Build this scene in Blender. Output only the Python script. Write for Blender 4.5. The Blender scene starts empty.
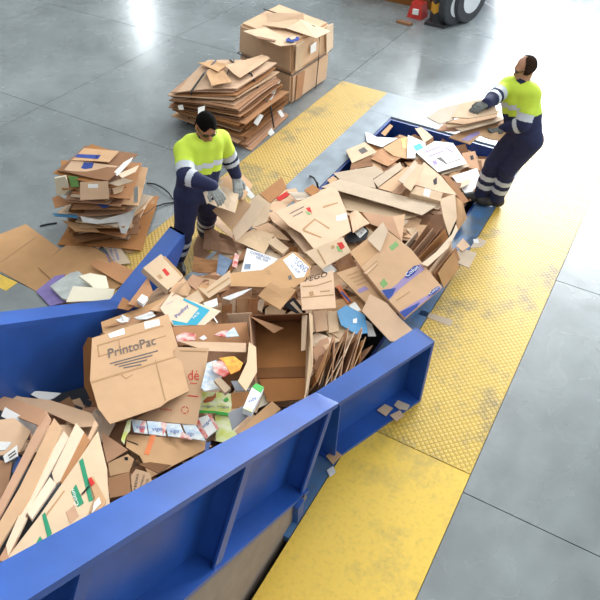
import bpy, bmesh, math, random
import numpy as np
from mathutils import Vector, Matrix
random.seed(7); np.random.seed(7)
sc = bpy.context.scene
C = sc.collection

# ------------------------------------------------------------------ camera, light, exposure
CAM_H = 4.25
FOC = 668.6                                              # focal length in pixels of the 600 px frame
AX = np.array([0.86921386, -0.34998395, 0.34925421])     # world X, Y, Z seen from the camera
AY = np.array([0.49362373, 0.5737765, -0.65354123])
AZ = np.array([0.02833508, 0.74046726, 0.67149487])
ROT = np.array([AX, AY, AZ])
cd = bpy.data.cameras.new('camera'); cam = bpy.data.objects.new('camera', cd); C.objects.link(cam)
cd.sensor_width = 36; cd.lens = 36 * FOC / 600; cd.clip_end = 200
cam.matrix_world = Matrix([[*ROT[0], 0], [*ROT[1], 0], [*ROT[2], CAM_H], [0, 0, 0, 1]])
sc.camera = cam
sc.view_settings.view_transform = 'Standard'; sc.view_settings.look = 'None'
sc.view_settings.gamma = 1.0; sc.view_settings.use_curve_mapping = False
sc.view_settings.exposure = 0.0
sc.cycles.max_bounces = 6; sc.cycles.diffuse_bounces = 3; sc.cycles.glossy_bounces = 3

world = bpy.data.worlds.new('sky'); sc.world = world; world.use_nodes = True
world.node_tree.nodes['Background'].inputs[0].default_value = (0.75, 0.87, 1.0, 1)
world.node_tree.nodes['Background'].inputs[1].default_value = 1.0

def area(name, loc, target, sx, sy, radiance, col):
    l = bpy.data.lights.new(name, 'AREA'); l.shape = 'RECTANGLE'; l.size = sx; l.size_y = sy
    l.color = col; l.energy = radiance * sx * sy * math.pi
    o = bpy.data.objects.new(name, l); C.objects.link(o); o.location = loc
    d = Vector(target) - Vector(loc)
    o.rotation_euler = d.to_track_quat('-Z', 'Y').to_euler()
    return o
ROOF = 9.5
# daylight: roof light panels, high glazed band and slot in the far wall, narrow window at the far left
for i, (x, y) in enumerate([(-12.5, 4.5), (-7.0, 4.5), (-1.5, 4.5), (4.0, 4.5), (-12.5, 12.5), (-7.0, 12.5), (-1.5, 12.5), (-7.0, -4.0), (-1.5, -4.0), (4.0, -4.0)]):
    area('skylight_lamp', (x, y, ROOF - .08), (x, y, 0), 1.6, 5.5, 4.3, (1.0, 0.985, 0.95))
area('far_glazing_lamp', (-2.0, 19.9, 5.6), (-2.0, 0, 5.6), 9.0, 4.6, 30.0, (0.93, 0.97, 1.0))
area('far_slot_lamp', (-4.1, 19.9, 1.6), (-4.1, 0, 1.6), .7, 3.0, 50.0, (0.93, 0.97, 1.0))
area('narrow_window_lamp', (-17.9, 19.9, 5.0), (-17.9, 0, 5.0), .4, 1.9, 60.0, (0.9, 0.96, 1.0))
area('right_gate_lamp', (7.9, 8.0, 3.0), (0, 8.0, 3.0), 6.0, 5.0, 2.6, (0.97, 0.98, 1.0))

# ------------------------------------------------------------------ pixel <-> place
EYE = np.array([0, 0, CAM_H])
def ray(u, v):
    return ROT @ np.array([(u - 300) / FOC, -(v - 300) / FOC, -1.0])
def at(u, v, z=0.0):
    w = ray(u, v); return EYE + (z - CAM_H) / w[2] * w
def on_plane(u, v, a, b, c):                              # plane z = a + b x + c y
    w = ray(u, v); den = w[2] - b * w[0] - c * w[1]
    return EYE + (a - CAM_H) / den * w
def toward(parent, u, v, length, near=True):              # point at a bone's length from parent, seen at (u, v)
    w = ray(u, v); w = w / np.linalg.norm(w); d = EYE - parent
    bq = d @ w; cq = d @ d - length * length; disc = bq * bq - cq
    if disc < 0:
        p = EYE - bq * w; return parent + (p - parent) / np.linalg.norm(p - parent) * length
    t = -bq - math.sqrt(disc) if near else -bq + math.sqrt(disc)
    return EYE + t * w

# ------------------------------------------------------------------ materials
def srgb(h):
    h = h.lstrip('#'); o = []
    for i in (0, 2, 4):
        c = int(h[i:i+2], 16) / 255; o.append(c / 12.92 if c <= .04045 else ((c + .055) / 1.055) ** 2.4)
    return (*o, 1)
MATS = {}
def mat(name, col, rough=.6, metal=0, noise=0, nscale=8, var=0, bump=0, bscale=60, col2=None, spec=.5, stretch=None):
    m = bpy.data.materials.new(name); m.use_nodes = True; nt = m.node_tree; N = nt.nodes; L = nt.links
    b = N['Principled BSDF']; b.inputs['Roughness'].default_value = rough; b.inputs['Metallic'].default_value = metal
    b.inputs['Specular IOR Level'].default_value = spec
    c = srgb(col); b.inputs['Base Color'].default_value = c
    tc = N.new('ShaderNodeTexCoord'); vec = tc.outputs['Object']
    if stretch:
        mp = N.new('ShaderNodeMapping'); mp.inputs['Scale'].default_value = stretch; L.new(vec, mp.inputs['Vector']); vec = mp.outputs['Vector']
    last = None
    if noise:
        n = N.new('ShaderNodeTexNoise'); n.inputs['Scale'].default_value = nscale; n.inputs['Detail'].default_value = 5
        L.new(vec, n.inputs['Vector'])
        r = N.new('ShaderNodeValToRGB'); r.color_ramp.elements[0].position = .35; r.color_ramp.elements[1].position = .68
        d = srgb(col2) if col2 else tuple(x * (1 - noise) for x in c[:3]) + (1,)
        r.color_ramp.elements[0].color = d; r.color_ramp.elements[1].color = c
        L.new(n.outputs['Fac'], r.inputs['Fac']); last = r.outputs['Color']
        L.new(last, b.inputs['Base Color'])
    if var:
        oi = N.new('ShaderNodeObjectInfo'); h = N.new('ShaderNodeHueSaturation')
        mr = N.new('ShaderNodeMapRange'); mr.inputs['To Min'].default_value = 1 - var; mr.inputs['To Max'].default_value = 1 + var * .8
        L.new(oi.outputs['Random'], mr.inputs['Value']); L.new(mr.outputs['Result'], h.inputs['Value'])
        ms = N.new('ShaderNodeMapRange'); ms.inputs['To Min'].default_value = 1.15; ms.inputs['To Max'].default_value = .82
        L.new(oi.outputs['Random'], ms.inputs['Value']); L.new(ms.outputs['Result'], h.inputs['Saturation'])
        if last: L.new(last, h.inputs['Color'])
        else: h.inputs['Color'].default_value = c
        L.new(h.outputs['Color'], b.inputs['Base Color'])
    if bump:
        n2 = N.new('ShaderNodeTexNoise'); n2.inputs['Scale'].default_value = bscale; n2.inputs['Detail'].default_value = 3
        L.new(vec, n2.inputs['Vector'])
        bp = N.new('ShaderNodeBump'); bp.inputs['Strength'].default_value = bump; bp.inputs['Distance'].default_value = .01
        L.new(n2.outputs['Fac'], bp.inputs['Height']); L.new(bp.outputs['Normal'], b.inputs['Normal'])
    MATS[name] = m; return m
card = dict(rough=.85, noise=.10, nscale=5, var=.16, bump=.12, bscale=9, spec=.15)
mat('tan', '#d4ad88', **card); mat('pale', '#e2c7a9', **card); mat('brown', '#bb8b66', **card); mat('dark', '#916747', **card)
mat('grey_card', '#cbb8a2', **card); mat('white_card', '#e9e8e4', rough=.7, var=.05, spec=.2)
mat('cream', '#ece4cd', rough=.7, spec=.2); mat('purple', '#8f7fc0', rough=.6, noise=.2, nscale=12)
mat('clear_bag', '#c3cac8', rough=.3, noise=.25, nscale=14, bump=.5, bscale=12)
mat('crumpled_paper', '#e2e3e2', rough=.6, noise=.15, nscale=14, bump=.8, bscale=14)
mat('ink_grey', '#6f6a68', rough=.8, spec=.1); mat('ink_black', '#262428', rough=.7, spec=.1); mat('ink_blue', '#4c66a8', rough=.7, spec=.1)
mat('ink_red', '#c73a36', rough=.7, spec=.1); mat('ink_green', '#1f8f6c', rough=.6, spec=.1); mat('ink_fold', '#b5906b', rough=.9, spec=.1)
mat('ink_lilac', '#9d8db5', rough=.7, spec=.1); mat('ink_navy', '#3e5298', rough=.7, spec=.1); mat('ink_teal', '#2f9fbb', rough=.6, spec=.2)
mat('tape_green', '#1d8a63', rough=.4); mat('tape_orange', '#dd7430', rough=.5); mat('tape_navy', '#2e4f8f', rough=.5)
mat('leaf_green', '#6f9e55', rough=.6); mat('print_skyblue', '#4f93c4', rough=.6, noise=.12, nscale=14)
mat('book_blue', '#7f92ae', rough=.5, noise=.3, nscale=20); mat('sticker', '#eff0ee', rough=.5)
mat('pack_white', '#eef1ee', rough=.35, noise=1, nscale=26, col2='#b4cce4'); mat('pack_red', '#d8342f', rough=.35, noise=1, nscale=18, col2='#f2e6dd')
mat('pack_orange', '#ef8a1e', rough=.4, noise=1, nscale=38, col2='#f9c23c'); mat('pack_green', '#3fae49', rough=.35)
mat('pack_lime', '#d5dd5a', rough=.35, noise=1, nscale=12, col2='#eef2d8'); mat('pack_grey', '#8c8f96', rough=.4)
mat('pack_brown', '#b5622c', rough=.5); mat('pack_plain', '#f1f3f0', rough=.35)

def mat_floor():
    m = bpy.data.materials.new('concrete'); m.use_nodes = True; nt = m.node_tree; N = nt.nodes; L = nt.links; b = N['Principled BSDF']
    g = N.new('ShaderNodeNewGeometry'); V = g.outputs['Position']
    n1 = N.new('ShaderNodeTexNoise'); n1.inputs['Scale'].default_value = .55; n1.inputs['Detail'].default_value = 8; n1.inputs['Roughness'].default_value = .62
    n2 = N.new('ShaderNodeTexNoise'); n2.inputs['Scale'].default_value = 4.5; n2.inputs['Detail'].default_value = 6
    n3 = N.new('ShaderNodeTexNoise'); n3.inputs['Scale'].default_value = 1.7; n3.inputs['Detail'].default_value = 7; n3.inputs['Distortion'].default_value = 1.5
    for n in (n1, n2, n3): L.new(V, n.inputs['Vector'])
    r = N.new('ShaderNodeValToRGB'); e = r.color_ramp.elements; e[0].position = .33; e[1].position = .68
    e[0].color = srgb('#6c7375'); e[1].color = srgb('#8f9799')
    L.new(n1.outputs['Fac'], r.inputs['Fac'])
    r2 = N.new('ShaderNodeValToRGB'); e = r2.color_ramp.elements; e[0].position = .3; e[1].position = .62; e[0].color = (.88, .88, .88, 1); e[1].color = (1, 1, 1, 1)
    L.new(n2.outputs['Fac'], r2.inputs['Fac'])
    r3 = N.new('ShaderNodeValToRGB'); e = r3.color_ramp.elements; e[0].position = .28; e[1].position = .42; e[0].color = (.90, .90, .90, 1); e[1].color = (1, 1, 1, 1)
    L.new(n3.outputs['Fac'], r3.inputs['Fac'])
    x = N.new('ShaderNodeMix'); x.data_type = 'RGBA'; x.blend_type = 'MULTIPLY'; x.inputs['Factor'].default_value = 1
    L.new(r.outputs['Color'], x.inputs['A']); L.new(r2.outputs['Color'], x.inputs['B'])
    y = N.new('ShaderNodeMix'); y.data_type = 'RGBA'; y.blend_type = 'MULTIPLY'; y.inputs['Factor'].default_value = 1
    L.new(x.outputs['Result'], y.inputs['A']); L.new(r3.outputs['Color'], y.inputs['B'])
    L.new(y.outputs['Result'], b.inputs['Base Color'])
    mr = N.new('ShaderNodeMapRange'); mr.inputs['From Min'].default_value = .3; mr.inputs['From Max'].default_value = .7
    mr.inputs['To Min'].default_value = .24; mr.inputs['To Max'].default_value = .29
    L.new(n3.outputs['Fac'], mr.inputs['Value']); L.new(mr.outputs['Result'], b.inputs['Roughness'])
    b.inputs['Specular IOR Level'].default_value = .8
    bp = N.new('ShaderNodeBump'); bp.inputs['Strength'].default_value = .12; bp.inputs['Distance'].default_value = .01
    L.new(n2.outputs['Fac'], bp.inputs['Height']); L.new(bp.outputs['Normal'], b.inputs['Normal'])
    MATS['concrete'] = m
mat_floor()

def mat_yellow(name, tread, c0='#a8935a', c1='#e2be52'):
    m = bpy.data.materials.new(name); m.use_nodes = True; nt = m.node_tree; N = nt.nodes; L = nt.links; b = N['Principled BSDF']
    g = N.new('ShaderNodeNewGeometry'); V = g.outputs['Position']
    n1 = N.new('ShaderNodeTexNoise'); n1.inputs['Scale'].default_value = 1.5; n1.inputs['Detail'].default_value = 10; n1.inputs['Roughness'].default_value = .78
    n2 = N.new('ShaderNodeTexNoise'); n2.inputs['Scale'].default_value = 30; n2.inputs['Detail'].default_value = 4
    L.new(V, n1.inputs['Vector']); L.new(V, n2.inputs['Vector'])
    r = N.new('ShaderNodeValToRGB'); e = r.color_ramp.elements; e[0].position = .36; e[1].position = .5
    e[0].color = srgb(c0) if tread else srgb('#cdae54'); e[1].color = srgb(c1) if tread else srgb('#eec850')
    L.new(n1.outputs['Fac'], r.inputs['Fac'])
    r2 = N.new('ShaderNodeValToRGB'); e = r2.color_ramp.elements; e[0].position = .3; e[1].position = .5; e[0].color = (.86, .86, .84, 1); e[1].color = (1, 1, 1, 1)
    L.new(n2.outputs['Fac'], r2.inputs['Fac'])
    x = N.new('ShaderNodeMix'); x.data_type = 'RGBA'; x.blend_type = 'MULTIPLY'; x.inputs['Factor'].default_value = .8
    L.new(r.outputs['Color'], x.inputs['A']); L.new(r2.outputs['Color'], x.inputs['B'])
    col = x.outputs['Result']
    b.inputs['Roughness'].default_value = .45
    if tread:                                               # raised bars in a herringbone grid: relief, and colour darker between the bars
        sep = N.new('ShaderNodeSeparateXYZ'); L.new(V, sep.inputs[0])
        def mth(op, a, bb=None):
            q = N.new('ShaderNodeMath'); q.operation = op
            for i, s in enumerate((a, bb)):
                if s is None: continue
                if isinstance(s, (int, float)): q.inputs[i].default_value = s
                else: L.new(s, q.inputs[i])
            return q.outputs[0]
        S = 1 / .036
        px = mth('MULTIPLY', mth('ADD', sep.outputs[0], sep.outputs[1]), S * .7); py = mth('MULTIPLY', mth('SUBTRACT', sep.outputs[0], sep.outputs[1]), S * .7)
        sx = mth('SINE', mth('MULTIPLY', px, math.pi)); sy = mth('SINE', mth('MULTIPLY', py, math.pi))
        h = mth('MULTIPLY', sx, sy)
        hh = mth('ABSOLUTE', h)
        st = N.new('ShaderNodeMapRange'); st.inputs['From Min'].default_value = .25; st.inputs['From Max'].default_value = .6
        L.new(hh, st.inputs['Value'])
        k = N.new('ShaderNodeMix'); k.data_type = 'RGBA'; k.blend_type = 'MIX'
        dk = N.new('ShaderNodeMix'); dk.data_type = 'RGBA'; dk.blend_type = 'MULTIPLY'; dk.inputs['Factor'].default_value = 1
        L.new(col, dk.inputs['A']); dk.inputs['B'].default_value = (.80, .77, .70, 1)
        L.new(st.outputs['Result'], k.inputs['Factor']); L.new(dk.outputs['Result'], k.inputs['A']); L.new(col, k.inputs['B'])
        col = k.outputs['Result']
        bp = N.new('ShaderNodeBump'); bp.inputs['Strength'].default_value = .6; bp.inputs['Distance'].default_value = .004
        L.new(st.outputs['Result'], bp.inputs['Height']); L.new(bp.outputs['Normal'], b.inputs['Normal'])
        b.inputs['Roughness'].default_value = .38
    L.new(col, b.inputs['Base Color'])
    MATS[name] = m
mat_yellow('yellow_tread', True); mat_yellow('yellow_tread_worn', True, '#8d835f', '#cfae5e'); mat_yellow('yellow_paint', False)
mat('joint', '#66645f', rough=.9); mat('steel', '#97a3ad', rough=.33, noise=.25, nscale=5, spec=.6); mat('wall', '#b9bcbc', rough=.8); mat('roof', '#c4c6c6', rough=.8)
mat('blue', '#2d5cb0', rough=.36, noise=.22, nscale=3.5, bump=.05, bscale=10); mat('blue_worn', '#4a78ad', rough=.4, noise=1, nscale=7, col2='#5c6a76')
mat('blue_liner', '#24499a', rough=.4, noise=.35, nscale=4); mat('belt', '#23272d', rough=.6, noise=.3, nscale=10); mat('skirt', '#9c8f86', rough=.7, noise=.15)
mat('pit', '#57504a', rough=.9); mat('rubber', '#3a3d42', rough=.7, noise=.2, nscale=14); mat('strap_black', '#22262a', rough=.5); mat('wire', '#55504c', rough=.5, metal=.3)
mat('glass', '#dfe7ea', rough=.2); mat('frame_grey', '#80868a', rough=.5)
mat('hazard_yellow', '#d9a02e', rough=.5); mat('hazard_black', '#2b2b30', rough=.5); mat('truck_blue', '#2b4a86', rough=.4); mat('rim_white', '#d5dade', rough=.4); mat('red_plastic', '#c5352c', rough=.4)
mat('skin_warm', '#a9714f', rough=.6); mat('skin_light', '#c08d70', rough=.6)
mat('hivis', '#d3ee4a', rough=.75, noise=.08, nscale=10); mat('navy', '#252b52', rough=.85, noise=.25, nscale=14, bump=.3, bscale=12)
mat('band', '#ccd3dc', rough=.45); mat('glove_pale', '#a9adaa', rough=.8, noise=.25, nscale=40); mat('glove_dark', '#6d706d', rough=.8, noise=.25, nscale=40)
mat('boot', '#2a2726', rough=.55); mat('hair_black', '#0d0b0a', rough=.95, spec=.1, bump=.4, bscale=120); mat('hair_brown', '#33251d', rough=.95, spec=.1, bump=.4, bscale=120)
mat('lens', '#1a1b1d', rough=.15); mat('collar', '#1f2444', rough=.85)

# ------------------------------------------------------------------ mesh helpers
LOC = {}
def link(o, parent=None, w=None):
    C.objects.link(o); w = np.array(w, float)
    LOC[o.name] = w
    if parent is not None:
        o.parent = parent; o.location = Vector(w - LOC[parent.name])
    else: o.location = Vector(w)
    return o
def tag(o, label, cat, group=None, kind=None):
    if label: o['label'] = label
    if cat: o['category'] = cat
    if group: o['group'] = group
    if kind: o['kind'] = kind
    return o
def empty(name, w):
    o = bpy.data.objects.new(name, None); o.empty_display_size = .1; return link(o, None, w)
def mk(name, verts, faces, m, parent=None, smooth=False, mats=None, fm=None):
    v = np.array(verts, float); c = (v.min(0) + v.max(0)) / 2; c[2] = v[:, 2].min()
    me = bpy.data.meshes.new(name); me.from_pydata([tuple(p) for p in v - c], [], [tuple(int(i) for i in f) for f in faces])
    for mm in (mats or [m]): me.materials.append(MATS[mm] if isinstance(mm, str) else mm)
    if fm is not None: me.polygons.foreach_set('material_index', np.array(fm, dtype=np.int32))
    if smooth: me.polygons.foreach_set('use_smooth', [True] * len(me.polygons))
    me.update()
    o = bpy.data.objects.new(name, me); return link(o, parent, c)
class MB:
    def __init__(s): s.v = []; s.f = []
    def add(s, verts, faces):
        n = len(s.v); s.v += [tuple(p) for p in verts]; s.f += [tuple(i + n for i in f) for f in faces]; return s
    def box(s, x0, x1, y0, y1, z0, z1):
        return s.hexa([(x0,y0,z0),(x1,y0,z0),(x1,y1,z0),(x0,y1,z0),(x0,y0,z1),(x1,y0,z1),(x1,y1,z1),(x0,y1,z1)])
    def hexa(s, p): return s.add(p, [(0,3,2,1),(4,5,6,7),(0,1,5,4),(1,2,6,5),(2,3,7,6),(3,0,4,7)])
    def prism(s, poly, off):                               # closed polygon swept by off
        n = len(poly); a = [np.array(p, float) for p in poly]; b = [p + np.array(off) for p in a]
        return s.add(a + b, [tuple(range(n))[::-1], tuple(range(n, 2 * n))] + [(i, (i + 1) % n, n + (i + 1) % n, n + i) for i in range(n)])
    def tube(s, pts, r, n=8):
        pts = [np.array(p, float) for p in pts]; V = []
        for i, p in enumerate(pts):
            t = pts[min(i + 1, len(pts) - 1)] - pts[max(i - 1, 0)]; t /= np.linalg.norm(t)
            a = np.cross(t, (0, 0, 1.0));
            if np.linalg.norm(a) < 1e-3: a = np.cross(t, (1.0, 0, 0))
            a /= np.linalg.norm(a); b = np.cross(t, a)
            V += [p + r * (math.cos(k * 2 * math.pi / n) * a + math.sin(k * 2 * math.pi / n) * b) for k in range(n)]
        F = [(i * n + k, i * n + (k + 1) % n, (i + 1) * n + (k + 1) % n, (i + 1) * n + k) for i in range(len(pts) - 1) for k in range(n)]
        F += [tuple(range(n))[::-1], tuple(range((len(pts) - 1) * n, len(pts) * n))]
        return s.add(V, F)
    def out(s, name, m, parent=None, smooth=False): return mk(name, s.v, s.f, m, parent, smooth)

# ------------------------------------------------------------------ the hall
SLAB = .03
fl = MB()
for b in ((-22, -2.98, -8, 20), (-1.08, 8, -8, 20), (-2.98, -1.08, 8.0, 20), (-2.98, -1.08, -8, -3)):
    fl.box(b[0], b[1], b[2], b[3], -.95, -SLAB)
fl.box(-2.98, -1.08, -3, 8.0, -.95, -.85)
floor = fl.out('floor', 'joint'); tag(floor, 'smooth grey concrete hall floor with saw-cut joints and a sunken pit', 'floor', kind='structure')
G = .004
def slab(x0, x1, y0, y1):
    MB().box(x0 + G, x1 - G, y0 + G, y1 - G, -SLAB, 0).out('slab', 'concrete', floor)
for ys in ((-8, -2.7), (-2.7, .12), (.12, 2.95), (2.95, 5.72), (5.72, 8.68), (8.68, 11.6), (11.6, 14.4), (14.4, 17.2), (17.2, 20)):
    for xs in ((-22, -18.4), (-18.4, -15.6), (-15.6, -12.8), (-12.8, -9.98), (-9.98, -7.15), (-7.15, -4.07)): slab(*xs, *ys)
    for xs in ((-.18, 2.6), (2.6, 5.3), (5.3, 8)): slab(*xs, *ys)
    if ys[0] > 8: slab(-4.07, -.18, *ys)
    elif ys[1] < -2.6: slab(-4.07, -2.98, *ys); slab(-1.08, -.18, *ys)
t = MB().box(-22, 8, -8, 20, ROOF, ROOF + .2).out('ceiling', 'roof'); tag(t, 'pale metal roof of the hall with light panels', 'ceiling', kind='structure')
def wall(name, rects, along, pos, thick, label):
    m = MB()
    for a0, a1, z0, z1 in rects:
        if along == 'x': m.box(a0, a1, pos, pos + thick, z0, z1)
        else: m.box(pos, pos + thick, a0, a1, z0, z1)
    tag(m.out(name, 'wall'), label, 'wall', kind='structure')
wall('wall_far', [(-22, -18.15, -.9, ROOF), (-18.15, -17.65, -.9, 4.0), (-18.15, -17.65, 6.0, ROOF), (-17.65, -6.5, -.9, ROOF), (-6.5, 2.5, 7.9, ROOF), (2.5, 8, -.9, ROOF), (-6.5, -4.45, -.9, 3.3), (-4.45, -3.75, -.9, .1), (-4.45, -3.75, 3.1, 3.3), (-3.75, 2.5, -.9, 3.3)], 'x', 20, .25, 'grey far wall of the hall with a high glazed band')
wall('wall_near', [(-22, 8, -.9, ROOF)], 'x', -8.25, .25, 'grey wall behind the conveyor')
wall('wall_left', [(-8, 20, -.9, ROOF)], 'y', -22.25, .25, 'grey long wall beyond the bales')
wall('wall_right', [(-8, 5, -.9, ROOF), (11, 20, -.9, ROOF), (5, 11, 5.5, ROOF), (5, 11, -.9, 0)], 'y', 8, .25, 'grey wall with an open gate beside the yellow strip')
for i, (x0, x1, z0, z1) in enumerate(((-6.5, 2.5, 3.3, 7.9), (-4.45, -3.75, .1, 3.1), (-18.15, -17.65, 4.0, 6.0))):
    w = empty('window_%d' % (i + 1), (x0, 20.1, z0)); tag(w, ['wide glazed band high in the far wall', 'narrow glazed slot under the wide band', 'narrow upright window far along the wall'][i], 'window', kind='structure')
    MB().box(x0, x1, 20.1, 20.13, z0, z1).out('pane', 'glass', w)
    f = MB(); n = max(1, round((x1 - x0) / 1.5))
    for k in range(n + 1):
        x = x0 + (x1 - x0) * k / n; f.box(x - .04, x + .04, 20.02, 20.1, z0, z1)
    f.out('window_frame', 'frame_grey', w)

# steel plates and painted strips round the pit
def plate(name, x0, x1, y0, y1, m, label, z=.004, cat='floor plate'):
    g = .0015
    o = MB().box(x0 + g, x1 - g, y0 + g, y1 - g, -SLAB, z).out(name, m); tag(o, label, cat, kind='structure'); return o
plate('tread_plate', -1.08, -.18, 6.22, 8.68, 'yellow_tread', 'worn yellow tread plate under the worker carrying boards, pale with glare')
plate('tread_plate', -1.08, -.18, 3.12, 6.22, 'yellow_tread', 'yellow raised-pattern tread plate with grey scuffs between pit and concrete')
plate('painted_strip', -1.08, -.18, -2.7, 3.12, 'yellow_paint', 'smooth bright yellow painted strip beside the inclined conveyor', z=0)
plate('tread_plate', -4.07, -3.33, 5.95, 8.68, 'yellow_tread_worn', 'yellow tread plate beside the tied bale')
plate('tread_plate', -4.07, -3.33, 2.95, 5.95, 'yellow_tread_worn', 'yellow tread plate behind the stooping worker')
plate('tread_plate', -4.07, -3.33, -2.7, 2.95, 'yellow_tread_worn', 'yellow tread plate running under the conveyor wall')
plate('painted_strip', -5.3, -4.64, 2.80, 2.945, 'yellow_paint', 'short yellow painted line reaching out over the concrete', z=.003)
plate('steel_strip', -3.33, -2.98, -2.7, 8.02, 'steel', 'bare grey steel strip along the lip of the pit, on the bales side', z=.008)
plate('steel_strip', -3.33, -1.08, 8.02, 8.68, 'steel', 'bare grey steel strip across the pit end by the carrying worker', z=.008)

# ------------------------------------------------------------------ conveyor: pit trough, flared hopper, inclined side walls
con = empty('baling_conveyor', (-2.1, 2.7, 0)); tag(con, 'blue steel baling conveyor with flared hopper walls rising out of the pit', 'conveyor')
PX0, PX1 = -2.98, -1.30
MB().box(PX0 - .0, PX0 + .03, 2.3, 7.98, -.8, -.004).out('trough_wall', 'blue_liner', con)
MB().box(PX1 - .03, PX1, 2.3, 7.98, -.8, -.004).out('trough_wall', 'blue_liner', con)
MB().box(PX0 + .03, PX1 - .03, 7.95, 7.98, -.8, -.004).out('trough_end', 'blue_liner', con)
MB().box(PX1, -1.085, 2.0, 7.98, -.06, .006).out('rim_plate', 'blue_worn', con)
MB().box(PX0 + .05, PX1 - .05, 2.45, 7.9, -.78, -.72).out('flat_belt', 'belt', con)
TH = math.radians(33.0); EV = np.array([0, -math.cos(TH), math.sin(TH)]); NV = np.array([0, math.sin(TH), math.cos(TH)])
ZT, YE, DEP = .70, 2.69, .70
LEN = 5.2
bl = MB(); b0 = np.array([0, YE, ZT]) - .60 * NV
bl.prism([(PX0 + .06, b0[1], b0[2]), (-1.32, b0[1], b0[2]), tuple(np.array([-1.32, 0, 0]) + b0 * [0, 1, 1] + EV * LEN), tuple(np.array([PX0 + .06, 0, 0]) + b0 * [0, 1, 1] + EV * LEN)], -NV * .04)
bl.out('inclined_belt', 'belt', con)
W = .18
def side(sg, xo, xi, far_o, far_i, zf=0.0):
    # sg: +1 right wall, -1 left wall; xo/xi outer/inner flange edges at the elbow
    X = lambda x, y, z: np.array([x, y, z])
    # flared, level section
    MB().prism([X(*far_o, ZT), X(xo, YE, ZT), X(xi, YE, ZT), X(*far_i, ZT)], (0, 0, -.035)).out('top_rail', 'blue', con)
    d = np.array([xi - far_i[0], YE - far_i[1], 0]); nrm = np.array([d[1], -d[0], 0]); nrm /= np.linalg.norm(nrm)
    if nrm[0] * sg < 0: nrm = -nrm
    MB().prism([X(*far_i, zf), X(xi, YE, .0), X(xi, YE, ZT - .035), X(*far_i, ZT - .035)], nrm * .02).out('side_panel', 'blue', con)
    if not zf: MB().prism([X(*far_o, .03), X(xo, YE, .03), X(xi, YE, .03), X(*far_i, .03)], (0, 0, -.03)).out('bottom_flange', 'blue', con)
    e = np.array([far_i[0] - far_o[0], far_i[1] - far_o[1], 0]); q = np.array([-d[0], -d[1], 0]); q /= np.linalg.norm(q)
    MB().prism([X(*far_o, zf), X(*far_i, zf), X(*far_i, ZT), X(*far_o, ZT)], -q * .025).out('end_plate', 'blue', con)
    MB().prism([X(xo, YE + .05, .0), X(xi, YE + .05, .0), X(xi, YE + .05, ZT - .035), X(xo, YE + .05, ZT - .035)], (0, -.02, 0)).out('rib', 'blue', con)
    # inclined section
    o = X(xo, YE, ZT); i = X(xi, YE, ZT); L = EV * LEN
    MB().prism([o, o + L, i + L, i], -NV * .035).out('top_rail', 'blue', con)
    a = i - NV * .035
    MB().prism([a, a + L, i - NV * DEP + L, i - NV * DEP], (sg * .02, 0, 0)).out('side_panel', 'blue', con)
    ob = o - NV * DEP; ib = i - NV * DEP
    MB().prism([ob, ob + L, ib + L, ib], NV * .03).out('bottom_flange', 'blue', con)
    # wedge between level and inclined section
    MB().prism([X(xi, YE, 0), X(xi, YE, ZT), i - NV * DEP], (sg * .02, 0, 0)).out('wedge_panel', 'blue', con)
    for k, s in enumerate((.04, 1.2, 2.4, 3.6, 4.8)):
        p = o + EV * s - NV * .035 - np.array([sg * .012, 0, 0]); w = i - o + np.array([sg * .02, 0, 0])
        h = -NV * (DEP - .065)
        r = MB().prism([p, p + w, p + w + h, p + h], EV * .02).out('rib', 'blue', con)
        MB().prism([p, p + EV * .075, p + EV * .075 + h, p + h], (-sg * .014, 0, 0)).out('rib_flange', 'blue', r)
    # skirt under the slope down to the pit floor
    yb = ob[1]; 
    xs = xo - sg * .03
    MB().prism([X(xs, yb + .2, -.84), X(xs, yb, ob[2] - .002), X(xs, *(ob + L - [0, 0, .002])[1:]), X(xs, (ob + L)[1], -.84)], (sg * .012, 0, 0)).out('skirt_panel', 'skirt', con)
    # short support leg under the first rib
    MB().box(min(xo, xo - sg * .06), max(xo, xo - sg * .06), yb - .14, yb - .06, -.85 if sg < 0 else -.02, ob[2] + .08).out('support_leg', 'blue', con)
side(+1, -1.11, -1.29, (-.76, 3.58), (-.935, 3.65))
side(-1, -3.12, -2.94, (-3.32, 3.71), (-3.145, 3.68), .60)
MB().box(-1.16, -1.085, 2.12, 2.2, 0, .2).out('support_leg', 'blue', con)

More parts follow.
